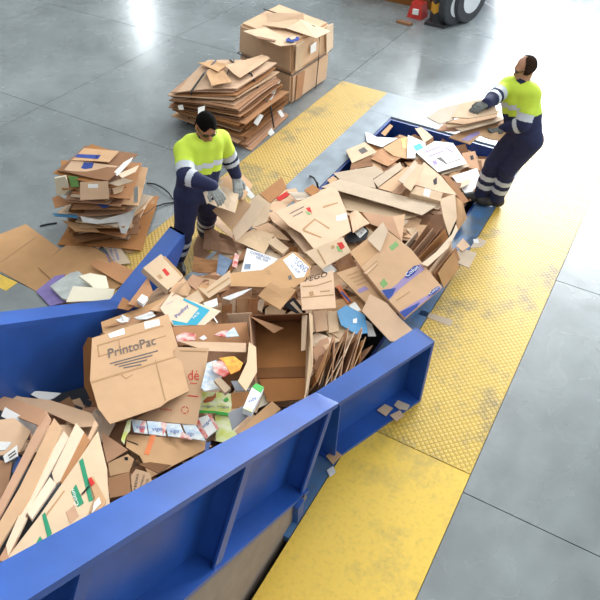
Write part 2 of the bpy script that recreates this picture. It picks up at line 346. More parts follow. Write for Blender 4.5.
# ------------------------------------------------------------------ heap of cardboard: height grid that pieces settle on
GX0, GY0, CELL, NX, NY = -6.6, -.4, .03, 230, 320
gx = GX0 + CELL * np.arange(NX); gy = GY0 + CELL * np.arange(NY)
XX, YY = np.meshgrid(gx, gy, indexing='ij')
def core(X, Y):
    hc = np.interp(Y, [1.0, 2.0, 2.5, 3.0, 3.7, 4.4, 5.2, 6.0, 6.8, 7.4, 7.7, 7.95], [1.16, .64, .46, .38, .40, .38, .32, .23, .12, -.02, -.15, -.34])
    w = np.interp(Y, [2.0, 2.7, 3.5, 4.5, 5.3, 5.8, 8], [.80, .84, 1.02, 1.10, 1.0, .86, .82])
    cx = np.interp(Y, [2.5, 3.5, 4.5, 5.5], [-2.11, -2.12, -2.18, -2.14])
    q = np.clip(np.abs(X - cx) / w, 0, 1.2)
    lo = np.where(Y < 2.3, b0[2] + (b0[1] - Y) * math.tan(TH), -.6)
    h = lo + (hc - lo) * (1 - q ** 8)
    # boards heaped high along the left hopper wall
    h = np.maximum(h, np.clip((Y - 2.30) / .2, 0, 1) * np.clip((3.75 - Y) / .3, 0, 1) * np.clip((-2.05 - X) / .4, 0, 1) * (X > -2.93) * .66)
    # the left side of the slope is nearly bare
    bare = (Y < 2.75) * np.clip((-2.55 - X) / .15, 0, 1) * np.clip((Y - 1.45) / .2, 0, 1) * (Y < 2.35)
    h = h * (1 - bare) + bare * lo
    inside = ((X > PX0) & (X < PX1) & (Y < 8))
    ground = np.where(inside, -.72, 0.0)
    ground = np.where(inside & (Y < 2.3), lo, ground)
    return np.maximum(h, ground)
HG = core(XX, YY)
HG[(XX < -3.4) | (XX > -.8)] = 0
def cells(P):
    P = np.array(P)[:, :2]
    i0 = max(0, int((P[:, 0].min() - GX0) / CELL)); i1 = min(NX, int((P[:, 0].max() - GX0) / CELL) + 2)
    j0 = max(0, int((P[:, 1].min() - GY0) / CELL)); j1 = min(NY, int((P[:, 1].max() - GY0) / CELL) + 2)
    if i1 <= i0 or j1 <= j0: return None
    x = XX[i0:i1, j0:j1]; y = YY[i0:i1, j0:j1]; ins = np.zeros(x.shape, bool); n = len(P)
    for k in range(n):
        (xa, ya), (xb, yb) = P[k], P[(k + 1) % n]
        cond = ((ya > y) != (yb > y)) & (x < (xb - xa) * (y - ya) / (yb - ya + 1e-12) + xa)
        ins ^= cond
    if ins.sum() < 1: ins[:] = True
    return (slice(i0, i1), slice(j0, j1), ins)
def settle(px, z0=.4, extra=0, pct=82, steep=None):
    P = [at(u, v, z0) for u, v in px]; pl = (z0, 0, 0)
    for it in range(6):
        c = cells(P)
        if c is None: break
        si, sj, ins = c; x = XX[si, sj][ins]; y = YY[si, sj][ins]; h = HG[si, sj][ins]
        if it == 0: pl = (float(np.percentile(h, 70)), 0, 0)
        else:
            if len(h) > 5:
                A = np.c_[np.ones_like(x), x, y]; s, *_ = np.linalg.lstsq(A.T @ A + np.diag([0, .3, .3]), A.T @ h, rcond=None); _, bb, cc = s
            else: bb = cc = 0
            cx, cy = x.mean(), y.mean()
            g = math.hypot(bb, cc); lim = .28 if cy > 2.5 else .62
            if g > lim: bb *= lim / g; cc *= lim / g
            vd = np.array([-cx, -cy]); dist = np.linalg.norm(vd); vd /= dist       # towards the camera
            up = bb * vd[0] + cc * vd[1]; lim2 = CAM_H / dist * .55
            if up > lim2: bb -= (up - lim2) * vd[0]; cc -= (up - lim2) * vd[1]
            a = float(np.percentile(h - bb * x - cc * y, pct)) + extra
            pl = (a, bb, cc)
        P = [on_plane(u, v, *pl) for u, v in px]
    return P, pl
def occupy(P, pl, th=.006):
    c = cells(P)
    if c is None: return
    si, sj, ins = c; z = pl[0] + pl[1] * XX[si, sj] + pl[2] * YY[si, sj] + th
    sub = HG[si, sj]; sub[ins] = np.maximum(sub[ins], z[ins])
def slabmesh(P, th, warp=0.0):
    P = [np.array(p) for p in P]; n = len(P)
    nrm = np.zeros(3)
    for k in range(n): nrm += np.cross(P[k], P[(k + 1) % n])
    if nrm[2] < 0: P = P[::-1]; nrm = -nrm
    nrm /= np.linalg.norm(nrm)
    if n == 4 and warp:
        K = 5; ph = np.random.rand(4) * 6.28; V = []; F = []
        fx, fy = np.random.uniform(.6, 1.6, 2); cr = random.uniform(.25, .75); ca = random.uniform(-1, 1) * warp * 1.6; axis = random.random() < .5
        for i in range(K):
            for j in range(K):
                s, t_ = i / (K - 1), j / (K - 1)
                p = (P[0] * (1 - s) + P[1] * s) * (1 - t_) + (P[3] * (1 - s) + P[2] * s) * t_
                w = warp * (math.sin(fx * s * 4 + ph[0]) * math.cos(fy * t_ * 4 + ph[1])) + ca * (abs((s if axis else t_) - cr) - .3)
                V.append(p + nrm * w)
        m = K * K; V = V + [p - nrm * th for p in V]
        q = lambda i, j: i * K + j
        for i in range(K - 1):
            for j in range(K - 1):
                F.append((q(i, j), q(i + 1, j), q(i + 1, j + 1), q(i, j + 1))); F.append((m + q(i, j), m + q(i, j + 1), m + q(i + 1, j + 1), m + q(i + 1, j)))
        rim = [q(i, 0) for i in range(K)] + [q(K - 1, j) for j in range(1, K)] + [q(i, K - 1) for i in range(K - 2, -1, -1)] + [q(0, j) for j in range(K - 2, 0, -1)]
        for k in range(len(rim)):
            a, b = rim[k], rim[(k + 1) % len(rim)]; F.append((b, a, m + a, m + b))
        return V, F, nrm
    V = P + [p - nrm * th for p in P]
    F = [tuple(range(n)), tuple(range(2 * n - 1, n - 1, -1))] + [((k + 1) % n, k, n + k, n + (k + 1) % n) for k in range(n)]
    return V, F, nrm
def mark(parent, pl, px, m, name='print_band', lift=.002):
    P = [on_plane(u, v, pl[0] + lift, pl[1], pl[2]) for u, v in px]
    V, F, _ = slabmesh(P, .001); return mk(name, V, F, m, parent)
def lettering(parent, pl, s, a, b, hpx, m, lift=.004, shear=0.0):
    A = on_plane(*a, pl[0] + lift, pl[1], pl[2]); B = on_plane(*b, pl[0] + lift, pl[1], pl[2])
    dx, dy = b[0] - a[0], b[1] - a[1]; l = math.hypot(dx, dy)
    T = on_plane(a[0] + dy / l * hpx, a[1] - dx / l * hpx, pl[0] + lift, pl[1], pl[2])
    cu = bpy.data.curves.new('lettering', 'FONT'); cu.body = s; cu.size = 1; cu.shear = shear; cu.resolution_u = 2; cu.extrude = 0
    tmp = bpy.data.objects.new('tmp', cu); C.objects.link(tmp)
    me0 = tmp.evaluated_get(bpy.context.evaluated_depsgraph_get()).to_mesh()
    v = np.array([x.co[:] for x in me0.vertices]); f = [tuple(p.vertices) for p in me0.polygons]
    bpy.data.objects.remove(tmp); bpy.data.curves.remove(cu)
    if not len(v): return
    mn, mx = v.min(0), v.max(0); w = (v[:, 0] - mn[0]) / (mx[0] - mn[0]); h = (v[:, 1] - mn[1]) / max(mx[1] - mn[1], .01)
    W3 = A + np.outer(w, B - A) + np.outer(h, T - A)
    return mk('lettering', W3, f, m, parent)
def sheet(name, label, px, m, cat='cardboard', marks=(), text=(), th=.006, warp=None, extra=0, pct=99, group=None, z=None, flaps=(), occ=True):
    """one piece of board: outline px settles on whatever lies beneath it (or takes the plane through the heights z)"""
    if z is not None:
        Q = np.array([at(u, v, zz) for (u, v), zz in zip(px, z)])
        A = np.c_[np.ones(len(Q)), Q[:, 0], Q[:, 1]]; s, *_ = np.linalg.lstsq(A, Q[:, 2], rcond=None); pl = tuple(s); P = [on_plane(u, v, *pl) for u, v in px]
    else: P, pl = settle(px, extra=extra + th, pct=pct)
    if warp is None: warp = 0 if (marks or text or flaps) else .008
    V, F, _ = slabmesh(P, th, warp)
    o = mk(name, V, F, m); tag(o, label, cat, group)
    for k in marks: mark(o, pl, *k)
    for k in text: lettering(o, pl, *k)
    for nm, q, fm in flaps:                                   # q: (u, v, height above the sheet's plane)
        PP = [on_plane(u, v, pl[0] + dz + .004, pl[1], pl[2]) for u, v, dz in q]
        V, F, _ = slabmesh(PP, .005); mk(nm, V, F, fm or m, o)
    if occ: occupy(P, pl, .004)
    return o, pl
def standing(px2, z, drop, lean, m, label, name='cardboard_sheet', group=None, cat='cardboard', z2=None):
    """a sheet on edge: upper edge seen at px2, lower edge drop metres further down, moved sideways by lean"""
    a = at(*px2[0], z); b = at(*px2[1], z if z2 is None else z2); d = np.array([lean[0], lean[1], -drop])
    P = [a, b, b + d, a + d]; V, F, _ = slabmesh(P, .006, .004)
    return tag(mk(name, V, F, m), label, cat, group)

# loose scraps deep in the heap (uncountable), then plain boards wedged under the traced ones
rs = random.Random(3)
sv, sf = [], []
k = 0
while k < 1700:
    x = rs.uniform(-3.05, -1.2); y = rs.uniform(1.2, 7.85); i = int((x - GX0) / CELL); j = int((y - GY0) / CELL); h = HG[i, j]
    if h < -.6 or (y < 2.75 and (x < -2.70 or x > -1.52)): continue
    if not (PX0 + .22 < x < PX1 - .22) and not (3.8 < y < 5.0 and x < -2): continue
    k += 1
    L, w, a = rs.uniform(.14, .34), rs.uniform(.09, .22), rs.uniform(0, 6.28); tx, ty = rs.gauss(0, .16), rs.gauss(0, .16)
    R = Matrix.Rotation(a, 3, 'Z') @ Matrix.Rotation(tx, 3, 'X') @ Matrix.Rotation(ty, 3, 'Y'); c = Vector((x, y, h - rs.uniform(.09, .22)))
    n = len(sv); q = [c + R @ Vector(p) for p in ((-L/2, -w/2, 0), (L/2, -w/2, 0), (L/2, w/2, 0), (-L/2, w/2, 0))]
    up = R @ Vector((0, 0, .005))
    sv += [tuple(p) for p in q] + [tuple(p - up) for p in q]
    sf += [tuple(n + e for e in f) for f in ((0,1,2,3), (7,6,5,4), (1,0,4,5), (2,1,5,6), (3,2,6,7), (0,3,7,4))]
o = mk('cardboard_scraps', sv, sf, 'brown', mats=['brown', 'tan', 'dark'], fm=[(i // 6 * 7 + i // 6 // 3) % 3 for i in range(len(sf))])
tag(o, 'small torn brown cardboard scraps filling the depth of the heap', 'scraps', kind='stuff')
def world_sheet(cx, cy, L, w, a, m, label, group, name='cardboard_sheet', extra=0, pct=85, jit=.06, warp=.012, thick=.006, tilt=None, cat='cardboard'):
    ca, sa = math.cos(a), math.sin(a)
    Q = []
    for p in ((-L/2, -w/2), (L/2, -w/2), (L/2, w/2), (-L/2, w/2)):
        px = p[0] * (1 + rs.uniform(-jit, jit)); py = p[1] * (1 + rs.uniform(-jit, jit)); Q.append((cx + ca * px - sa * py, cy + sa * px + ca * py))
    c = cells([(q[0], q[1], 0) for q in Q]); si, sj, ins = c
    x = XX[si, sj][ins]; y = YY[si, sj][ins]; h = HG[si, sj][ins]
    bb = cc = 0
    if len(h) > 5:
        A = np.c_[np.ones_like(x), x, y]; s, *_ = np.linalg.lstsq(A.T @ A + np.diag([0, .3, .3]), A.T @ h, rcond=None); _, bb, cc = s
    g = math.hypot(bb, cc)
    if g > .6: bb *= .6 / g; cc *= .6 / g
    if tilt: bb += tilt[0]; cc += tilt[1]
    aa = float(np.percentile(h - bb * x - cc * y, pct)) + extra + thick; pl = (aa, bb, cc)
    P = [np.array((q[0], q[1], aa + bb * q[0] + cc * q[1])) for q in Q]
    V, F, _ = slabmesh(P, thick, warp); o = mk(name, V, F, m); tag(o, label, cat, group); occupy(P, pl, .004); return o
FG = 'plain boards wedged in the heap'
cnt = 0
while cnt < 100:
    x = rs.uniform(-3.15, -1.4); y = rs.uniform(1.3, 7.3)
    if x < -2.85 and not 3.9 < y < 4.9: continue
    if y < 2.9 and (x < -2.55 or x > -1.6): continue
    L, w = rs.uniform(.22, .5), rs.uniform(.16, .34)
    if y > 5.6: L *= .8; w *= .8
    if x - L * .5 < PX0 + .02 or x + L * .5 > PX1 - .02: 
        if y > 5.0 or y < 2.8: continue
    cnt += 1
    m = rs.choice(['tan', 'brown', 'tan', 'pale', 'dark']); where = 'on the slope under the upright bundle' if y < 2.4 else 'between the hopper walls' if y < 3.7 else 'in the middle of the heap' if y < 5.6 else 'at the pit end by the carrying worker'
    world_sheet(x, y, L, w, rs.uniform(0, 3.14), m, 'plain %s board wedged under larger pieces %s' % ({'tan': 'tan', 'brown': 'mid-brown', 'pale': 'pale', 'dark': 'dark brown'}[m], where), FG, pct=92, extra=-.01)

S = sheet
CB, BX = 'cardboard_sheet', 'cardboard_box'
# ---- far end of the pit
S(CB, 'narrow tan board lying in the corner of the blue pit', [(381,133),(390,124),(393,126),(385,136)], 'tan', warp=0)
S('white_card', 'white folded card in the corner of the pit', [(365,131),(377,137),(398,138),(382,147),(367,142)], 'white_card')
S(CB, 'dark brown board on edge below the stamped pale board', [(352,161),(350,170),(373,166),(371,157)], 'dark')
S(CB, 'pale stamped board against the steel strip', [(346,150),(365,142),(377,152),(352,163)], 'pale', marks=[([(358,150),(364,147),(368,151),(362,154)], 'ink_grey', 'stamp')])
S(CB, 'greyish brown board beside the pale stamped board', [(371,159),(381,149),(401,158),(388,166)], 'brown')
S(CB, 'tan board with an orange and yellow fruit print', [(383,148),(400,138),(413,136),(416,147),(409,159),(394,156)], 'tan', marks=[([(401,139),(408,137),(412,143),(410,149),(403,148)], 'pack_orange', 'fruit_print')])
S(CB, 'small tan torn board next to the white printed sheet', [(415,128),(421,127),(433,137),(424,142)], 'pale')
S(CB, 'white board with a bright blue patch', [(408,135),(425,142),(426,149),(416,152),(415,158),(407,158)], 'white_card', marks=[([(413,146),(420,143),(424,148),(416,151)], 'ink_teal', 'print_patch')])
S(CB, 'wide greyish board under the bundled strips', [(333,173),(375,166),(384,172),(373,179),(376,188),(343,182)], 'grey_card')
S(CB, 'thin tan strip at the pit lip by the black strap', [(327,180),(333,176),(338,179),(331,184)], 'tan', warp=0)
S(CB, 'whitish narrow strip leaning across the grey board', [(373,180),(400,162),(403,168),(378,187)], 'grey_card', extra=.02, warp=0)
S(CB, 'brown narrow strip next to the whitish strip', [(378,188),(408,166),(411,176),(392,192)], 'tan', extra=.02, warp=0)
S(CB, 'short brown strip with worn edge', [(392,193),(411,172),(415,178),(401,194)], 'brown', extra=.03, warp=0)
S(CB, 'narrow grey strip standing between tan boards', [(398,180),(415,160),(418,164),(404,184)], 'grey_card', extra=.03, warp=0)
S(CB, 'long brown board leaning under the white printed sheet', [(442,175),(449,176),(469,201),(463,204)], 'brown', warp=0)
S(CB, 'big tan board with a small black mark', [(424,162),(441,176),(457,195),(440,192),(417,185),(408,186)], 'tan', marks=[([(433,180),(437,177),(437,184),(434,185)], 'ink_black', 'print_mark')])
S(CB, 'light tan strip between grey strip and tape box', [(403,185),(418,164),(425,166),(411,191)], 'pale', extra=.02, warp=0)
S(CB, 'brown box side with a round black mark', [(462,153),(475,151),(480,170),(466,167)], 'brown', marks=[([(470,156),(473,155),(474,159),(471,160)], 'ink_black', 'print_mark')])
S(CB, 'grey lined board under the white printed sheet', [(438,171),(467,163),(470,166),(442,175)], 'grey_card', warp=0)
S('printed_sheet', 'large white printed sheet with faint grey drawing', [(416,152),(435,141),(453,143),(467,163),(438,172)], 'white_card', extra=.02,
  marks=[([(436,158),(441,157),(447,163),(462,158),(462,159),(446,164)], 'ink_grey', 'print_line'), ([(424,152),(440,146),(441,147),(425,153)], 'ink_lilac', 'print_line'), ([(428,156),(444,150),(445,151),(429,157)], 'ink_lilac', 'print_line'), ([(432,161),(436,160),(438,164),(434,165)], 'ink_lilac', 'print_line'), ([(446,147),(454,152),(453,153),(445,148)], 'ink_lilac', 'print_line')])
S(BX, 'shallow box with a whitish inside by the boots', [(452,176),(477,168),(481,180),(468,197)], 'white_card', flaps=[('flap', [(459,182,0),(471,178,0),(469,184,.04),(460,188,.03)], 'pale'), ('side_panel', [(468,198,0),(481,180,0),(494,163,.14),(496,168,.12),(470,201,.0)], 'brown')])
S(CB, 'brown scrap beside the boots', [(474,195),(482,190),(484,199),(476,203)], 'grey_card', warp=0)
S(CB, 'tan board against the upright pale flap', [(455,197),(463,202),(467,218),(457,232)], 'tan')
o_, pl_ = S(BX, 'flat tan box closed with a pale tape', [(410,193),(416,186),(443,193),(440,201)], 'pale', extra=.07, th=.05, marks=[([(425,188),(431,190),(429,197),(423,195)], 'white_card', 'tape')])
# long pale boards
S(CB, 'lower one of two long pale boards across the heap', [(340,193),(385,205),(416,216),(397,221),(364,212),(346,210)], 'pale')
S(CB, 'upper one of two long whitish boards across the heap', [(321,187),(340,179),(384,191),(438,205),(422,215),(385,204),(340,191)], 'grey_card', extra=.05, warp=0)
# ---- the open carton full of flattened boards
S(CB, 'inner side of the carton packed with boards, coloured dark for the shade inside', [(402,217),(442,214),(447,228),(424,264),(409,248),(401,240)], 'dark', warp=0, pct=50, extra=-.06)  # dark board colour stands in for the shade inside the carton
S(CB, 'tan wall of the carton packed with boards', [(391,217),(405,214),(402,242),(390,232)], 'tan', extra=.05, warp=0)
SG = 'boards standing packed in the open carton'
for (a, b), m in zip([((405,246),(420,231)), ((408,251),(431,222)), ((411,255),(436,226)), ((415,258),(440,228)), ((418,261),(443,232)), ((421,264),(446,236)), ((425,266),(449,240)), ((429,270),(452,244)), ((433,272),(454,248)), ((437,272),(456,252))],
                     ['pale', 'dark', 'brown', 'dark', 'brown', 'dark', 'tan', 'tan', 'brown', 'tan']):
    a = (a[0] + rs.uniform(-2, 2), a[1] + rs.uniform(-2, 2)); b = (b[0] + rs.uniform(-3, 3), b[1] + rs.uniform(-3, 3))
    standing((a, b), .41 + rs.uniform(-.03, .02), .22, (.03 + rs.uniform(-.04, .04), .10), m, 'thin %s board standing packed in the open carton' % {'tan': 'tan', 'brown': 'mid-brown', 'pale': 'pale', 'dark': 'dark brown'}[m], group=SG, z2=.41 + rs.uniform(-.03, .03))
S(CB, 'upright pale flap above the packed carton', [(440,199),(455,194),(457,218),(449,236),(443,216)], 'pale', extra=.10, warp=0)
S(CB, 'curved tan edge board round the packed carton', [(421,264),(436,252),(452,234),(456,224),(458,230),(448,248),(428,266)], 'pale', extra=.08, warp=0)
S(CB, 'grey flat scrap with a white label on the pit rim', [(463,243),(472,236),(487,241),(482,247),(470,248)], 'grey_card', marks=[([(473,239),(478,239),(479,243),(474,243)], 'sticker', 'label')], warp=0)
S(CB, 'pale square scrap lying over the pit rim onto the yellow plate', [(449,259),(461,248),(477,253),(469,268)], 'grey_card', warp=0)
S(CB, 'small tan scrap on the blue pit rim', [(456,246),(463,238),(470,246),(462,251)], 'tan', warp=0)
S(CB, 'narrow scrap with punched holes on the yellow tread plate', [(418,314),(422,310),(453,320),(450,326)], 'grey_card', warp=0)

# ---- middle of the heap, left side near the kneeling boards
S(CB, 'dark brown board flat beside the stooping worker boots', [(193,247),(203,222),(204,249),(223,262),(194,259)], 'dark')
S(CB, 'dark brown crumpled board below the worker knees', [(205,222),(233,240),(239,255),(203,249)], 'dark', warp=.02)
S(CB, 'brown low board by the boot toe', [(194,256),(223,262),(216,274),(192,271)], 'brown')
S(CB, 'thin tan strip beside the blue book', [(223,262),(236,254),(238,262),(224,281),(215,279)], 'brown', warp=0)
S('magazine', 'blue grey magazine wedged among brown boards', [(219,254),(233,260),(222,279),(216,275)], 'book_blue', cat='magazine', warp=0, extra=.01)
S('drink_packet', 'small red and white packet stuck upright near the blue magazine', [(235,253),(239,255),(237,268),(232,266)], 'pack_red', cat='packet', warp=0, extra=.03)
S(CB, 'pale slanted strip behind the dark board', [(200,214),(207,203),(212,206),(208,218)], 'pale', warp=0)
S(CB, 'tan narrow strip under the held board', [(209,214),(212,210),(233,233),(232,238),(208,219)], 'tan', extra=.05, warp=0)
S(CB, 'brown flap raised against the yellow plate', [(260,194),(282,177),(287,188),(270,203)], 'brown', extra=.04, warp=0)
S(CB, 'greyish board under the raised brown flap', [(266,208),(285,190),(296,188),(300,197),(276,212)], 'tan')
S('printed_strip', 'reddish printed strip by the steel lip', [(276,198),(287,191),(290,194),(280,201)], 'ink_red', cat='cardboard', warp=0)
S(CB, 'pale long scrap near the bent black strap', [(287,192),(312,193),(318,197),(297,200)], 'grey_card')
S(CB, 'brown scrap under the bent black strap', [(304,190),(313,184),(320,190),(312,196)], 'brown', warp=0)
S(CB, 'tan board in the shade of the big white-labelled sheet', [(268,213),(286,206),(300,232),(288,232),(273,222)], 'tan')
S(CB, 'wide flat tan board in front of the stooping worker', [(234,241),(253,228),(274,235),(264,253)], 'pale', extra=.01)
S(CB, 'tan board under the wide flat one', [(253,228),(268,222),(290,240),(275,238)], 'tan')
S(BX, 'small flat tan box with slit corner', [(267,242),(275,237),(289,248),(283,254)], 'pale', th=.03, warp=0, extra=.02)
# ---- sheets the left worker handles
S(CB, 'darker tan board folded under the gloved hand', [(208,206),(236,211),(240,196),(251,205),(232,230)], 'tan', z=[.66,.68,.72,.62,.48])
S(CB, 'light tan upright board folded in front of the glove', [(231,226),(254,197),(266,203),(256,222),(236,242)], 'pale', z=[.55,.68,.62,.52,.44])
S(CB, 'tan side flap against the folded upright board', [(254,198),(258,194),(271,204),(267,222),(252,228),(256,212)], 'pale', z=[.66,.66,.58,.50,.50,.56], warp=0)
S(CB, 'greyish board held up against the stooping worker', [(203,192),(215,176),(223,181),(207,204)], 'grey_card', z=[.94,.97,.96,.92], warp=0)
S(CB, 'tan board behind the pale glove', [(216,179),(240,172),(253,185),(243,200),(225,190)], 'tan', z=[.86,.80,.70,.70,.80])
S(CB, 'pale square board pressed down by the glove', [(206,202),(222,185),(239,194),(235,213)], 'pale', z=[.82,.85,.77,.74])
S(CB, 'small white flap beside the glove', [(241,188),(247,186),(255,196),(251,199)], 'white_card', z=[.74,.74,.66,.66], warp=0)

# ---- centre: large labelled boards
S(CB, 'brown board glimpsed under the fruit logo board', [(335,262),(348,250),(357,266),(340,275)], 'dark')
S(CB, 'white slip between the fruit logo board and the lettered box', [(322,270),(328,262),(337,270),(330,275)], 'white_card', warp=0)
S(CB, 'black and white printed box with bold lettering', [(343,240),(361,222),(369,231),(366,239),(352,243)], 'ink_black', extra=.05,
  marks=[([(354,232),(361,225),(367,231),(360,238)], 'white_card', 'panel')], text=[('CAM', (356,233), (362,227), 3, 'ink_black'), ('ORO', (360,237), (366,231), 3, 'ink_black')])
S(CB, 'tan board beside the black and white box', [(349,213),(358,211),(370,223),(353,232)], 'tan', extra=.02)
S(CB, 'brown box side under the long pale boards', [(362,212),(393,217),(401,240),(388,230),(371,224)], 'brown')
S(CB, 'tan side panel against the biggest flattened box', [(287,231),(302,226),(314,246),(305,254)], 'tan', extra=.03)
big, plb = S(BX, 'biggest flattened box of the heap, with a white label and leaf logo', [(275,212),(305,199),(331,186),(338,191),(346,210),(351,231),(336,240),(314,249),(301,233),(289,226)], 'tan', extra=.06,
  marks=[([(336,216),(346,213),(347,219),(337,221)], 'sticker', 'label'), ([(306,208),(310,207),(312,213),(308,211)], 'ink_red', 'logo'), ([(305,211),(308,212),(312,214),(308,215)], 'leaf_green', 'logo'),
         ([(302,229),(314,219),(315,220),(304,230)], 'ink_fold', 'crease'), ([(303,229),(322,237),(321,238),(303,231)], 'ink_fold', 'crease'), ([(314,218),(330,228),(329,229),(314,219)], 'ink_fold', 'crease'), ([(323,206),(338,202),(338,203),(323,208)], 'ink_fold', 'crease'), ([(290,213),(304,206),(304,207),(290,214)], 'ink_grey', 'print_line'), ([(293,216),(303,211),(303,212),(293,217)], 'ink_grey', 'print_line')])
S(CB, 'tan board with a red and green fruit logo', [(305,252),(343,237),(351,252),(322,269)], 'pale', extra=.04,
  marks=[([(337,243),(342,242),(345,247),(341,250)], 'ink_red', 'logo'), ([(336,246),(338,246),(343,252),(338,251)], 'leaf_green', 'logo'), ([(317,250),(318,249),(326,263),(325,264)], 'ink_fold', 'crease'), ([(331,246),(334,245),(335,248),(332,249)], 'ink_fold', 'logo')])
S('printed_sheet', 'white sheet with lines of blue-grey writing near the magazine', [(247,248),(278,259),(263,272),(241,272)], 'white_card', extra=.03,
  text=[('COMERCIAL', (250,253), (271,260), 2.5, 'ink_blue'), ('DEL SUR', (256,258), (268,262), 2.2, 'ink_blue')], marks=[([(245,264),(251,264),(250,269),(244,269)], 'book_blue', 'print_mark')])
S(CB, 'tan strip running up to the white written sheet', [(197,287),(206,289),(230,270),(231,283),(209,298)], 'pale', extra=.03, marks=[([(207,292),(229,277),(230,278),(208,293)], 'ink_fold', 'crease')])
S(BX, 'arrow-shaped flattened box with blue lettering on white', [(230,273),(262,270),(288,254),(296,252),(311,266),(309,277),(294,288),(275,283),(264,287),(230,286)], 'tan', extra=.05,
  marks=[([(283,260),(293,253),(309,267),(304,277),(296,278)], 'white_card', 'print_panel'), ([(266,270),(270,270),(271,274),(267,274)], 'ink_fold', 'print_ring'), ([(288,276),(291,275),(292,279),(289,280)], 'ink_grey', 'print_ring')],
  text=[('TUCANO', (292,261), (305,273), 6, 'ink_blue'), ('AL SUR', (290,266), (299,274), 2.5, 'ink_blue')])
S(CB, 'bluish white curved scrap above the row of upright flaps', [(222,298),(238,292),(252,288),(243,294),(230,300)], 'crumpled_paper', warp=0)
RG = 'upright flaps in a row beside the open carton'
for k, (a, b, m) in enumerate([((222,299),(229,298),'tan'), ((230,299),(236,298),'pale'), ((237,299),(249,297),'tan'), ((249,299),(258,298),'brown'), ((222,306),(232,304),'brown'), ((227,314),(252,313),'tan')]):
    standing((a, b), .60, .22, (.02, -.05), m, 'short %s flap standing in the row beside the open carton' % {'tan': 'tan', 'brown': 'mid-brown', 'pale': 'pale'}[m], group=RG)
S(CB, 'small pale tag board above the carton', [(254,308),(260,299),(265,300),(262,312)], 'pale', extra=.06, warp=0)
S(CB, 'small pale board beside the tag board', [(265,309),(270,305),(286,311),(284,314),(265,314)], 'pale', extra=.06, warp=0)
S(CB, 'black striped strip under the plain square board', [(282,305),(294,297),(306,312),(300,315)], 'ink_black', warp=0, marks=[([(290,303),(293,301),(303,313),(300,313)], 'grey_card', 'stripe')])
S(CB, 'plain square tan board balanced on the arrow box', [(274,279),(296,290),(280,310),(258,295)], 'tan', extra=.05)
S(CB, 'tan box side with handwritten word and faint stamps', [(300,283),(333,270),(336,308),(302,310)], 'tan', extra=.04,
  text=[('FEGO', (305,282), (328,276), 4.5, 'ink_black', .004, .4)], marks=[([(302,286),(316,285),(332,280),(332,281),(316,286),(302,287)], 'ink_fold', 'crease'), ([(302,297),(334,294),(334,295),(302,298)], 'ink_fold', 'crease'), ([(309,292),(313,291),(314,295),(310,296)], 'ink_fold', 'stamp'), ([(320,291),(330,290),(330,291),(320,292)], 'ink_fold', 'stamp')])
S(CB, 'orange and blue edged strip beside the lettered box', [(336,286),(340,285),(352,301),(347,303)], 'tape_orange', warp=0, marks=[([(340,292),(342,291),(351,301),(349,302)], 'tape_navy', 'stripe')])
S(CB, 'tan strip under the lettered box', [(303,312),(312,310),(318,330),(308,334)], 'pale', warp=0)
S(CB, 'tan cut-out board with slot under the lettered box', [(313,311),(327,310),(328,330),(316,332)], 'tan', warp=0)
S(CB, 'pale upright strip between slotted board and sky-blue board', [(327,312),(337,311),(339,331),(329,333)], 'pale', warp=0, extra=.01)
S(CB, 'torn sky-blue printed board', [(337,311),(346,305),(365,315),(368,333),(356,334),(341,325)], 'print_skyblue', warp=0, extra=.02, marks=[([(353,319),(357,318),(357,323),(353,323)], 'white_card', 'print_mark')])
S(CB, 'small white board on the sky-blue one', [(349,305),(355,302),(361,310),(353,313)], 'white_card', warp=0, extra=.02)
S(CB, 'whitish strip between sky-blue board and blue rail', [(366,320),(372,324),(376,336),(368,336)], 'white_card', warp=0)
S(CB, 'long tan box side with printed text and purple stamp', [(336,273),(357,266),(397,312),(392,326),(372,309)], 'tan', extra=.04,
  marks=[([(357,290),(365,286),(369,289),(360,293)], 'ink_lilac', 'stamp')] + [([(347 + k * 3.2, 275 + k * 3.2), (358 + k * 3.2, 271 + k * 3.2), (358.6 + k * 3.2, 272 + k * 3.2), (347.6 + k * 3.2, 276 + k * 3.2)], 'ink_fold', 'print_line') for k in range(4)])
S(CB, 'lower long tan board ending at the blue rail', [(362,311),(370,294),(387,303),(400,318),(418,335),(404,343),(390,341)], 'tan', extra=.05, warp=0)
S(BX, 'small square flap of the blue-striped box', [(350,252),(367,239),(380,251),(361,267)], 'tan', z=[.53,.53,.54,.54], marks=[([(363,264),(379,252),(380,253),(364,265)], 'ink_fold', 'crease')])
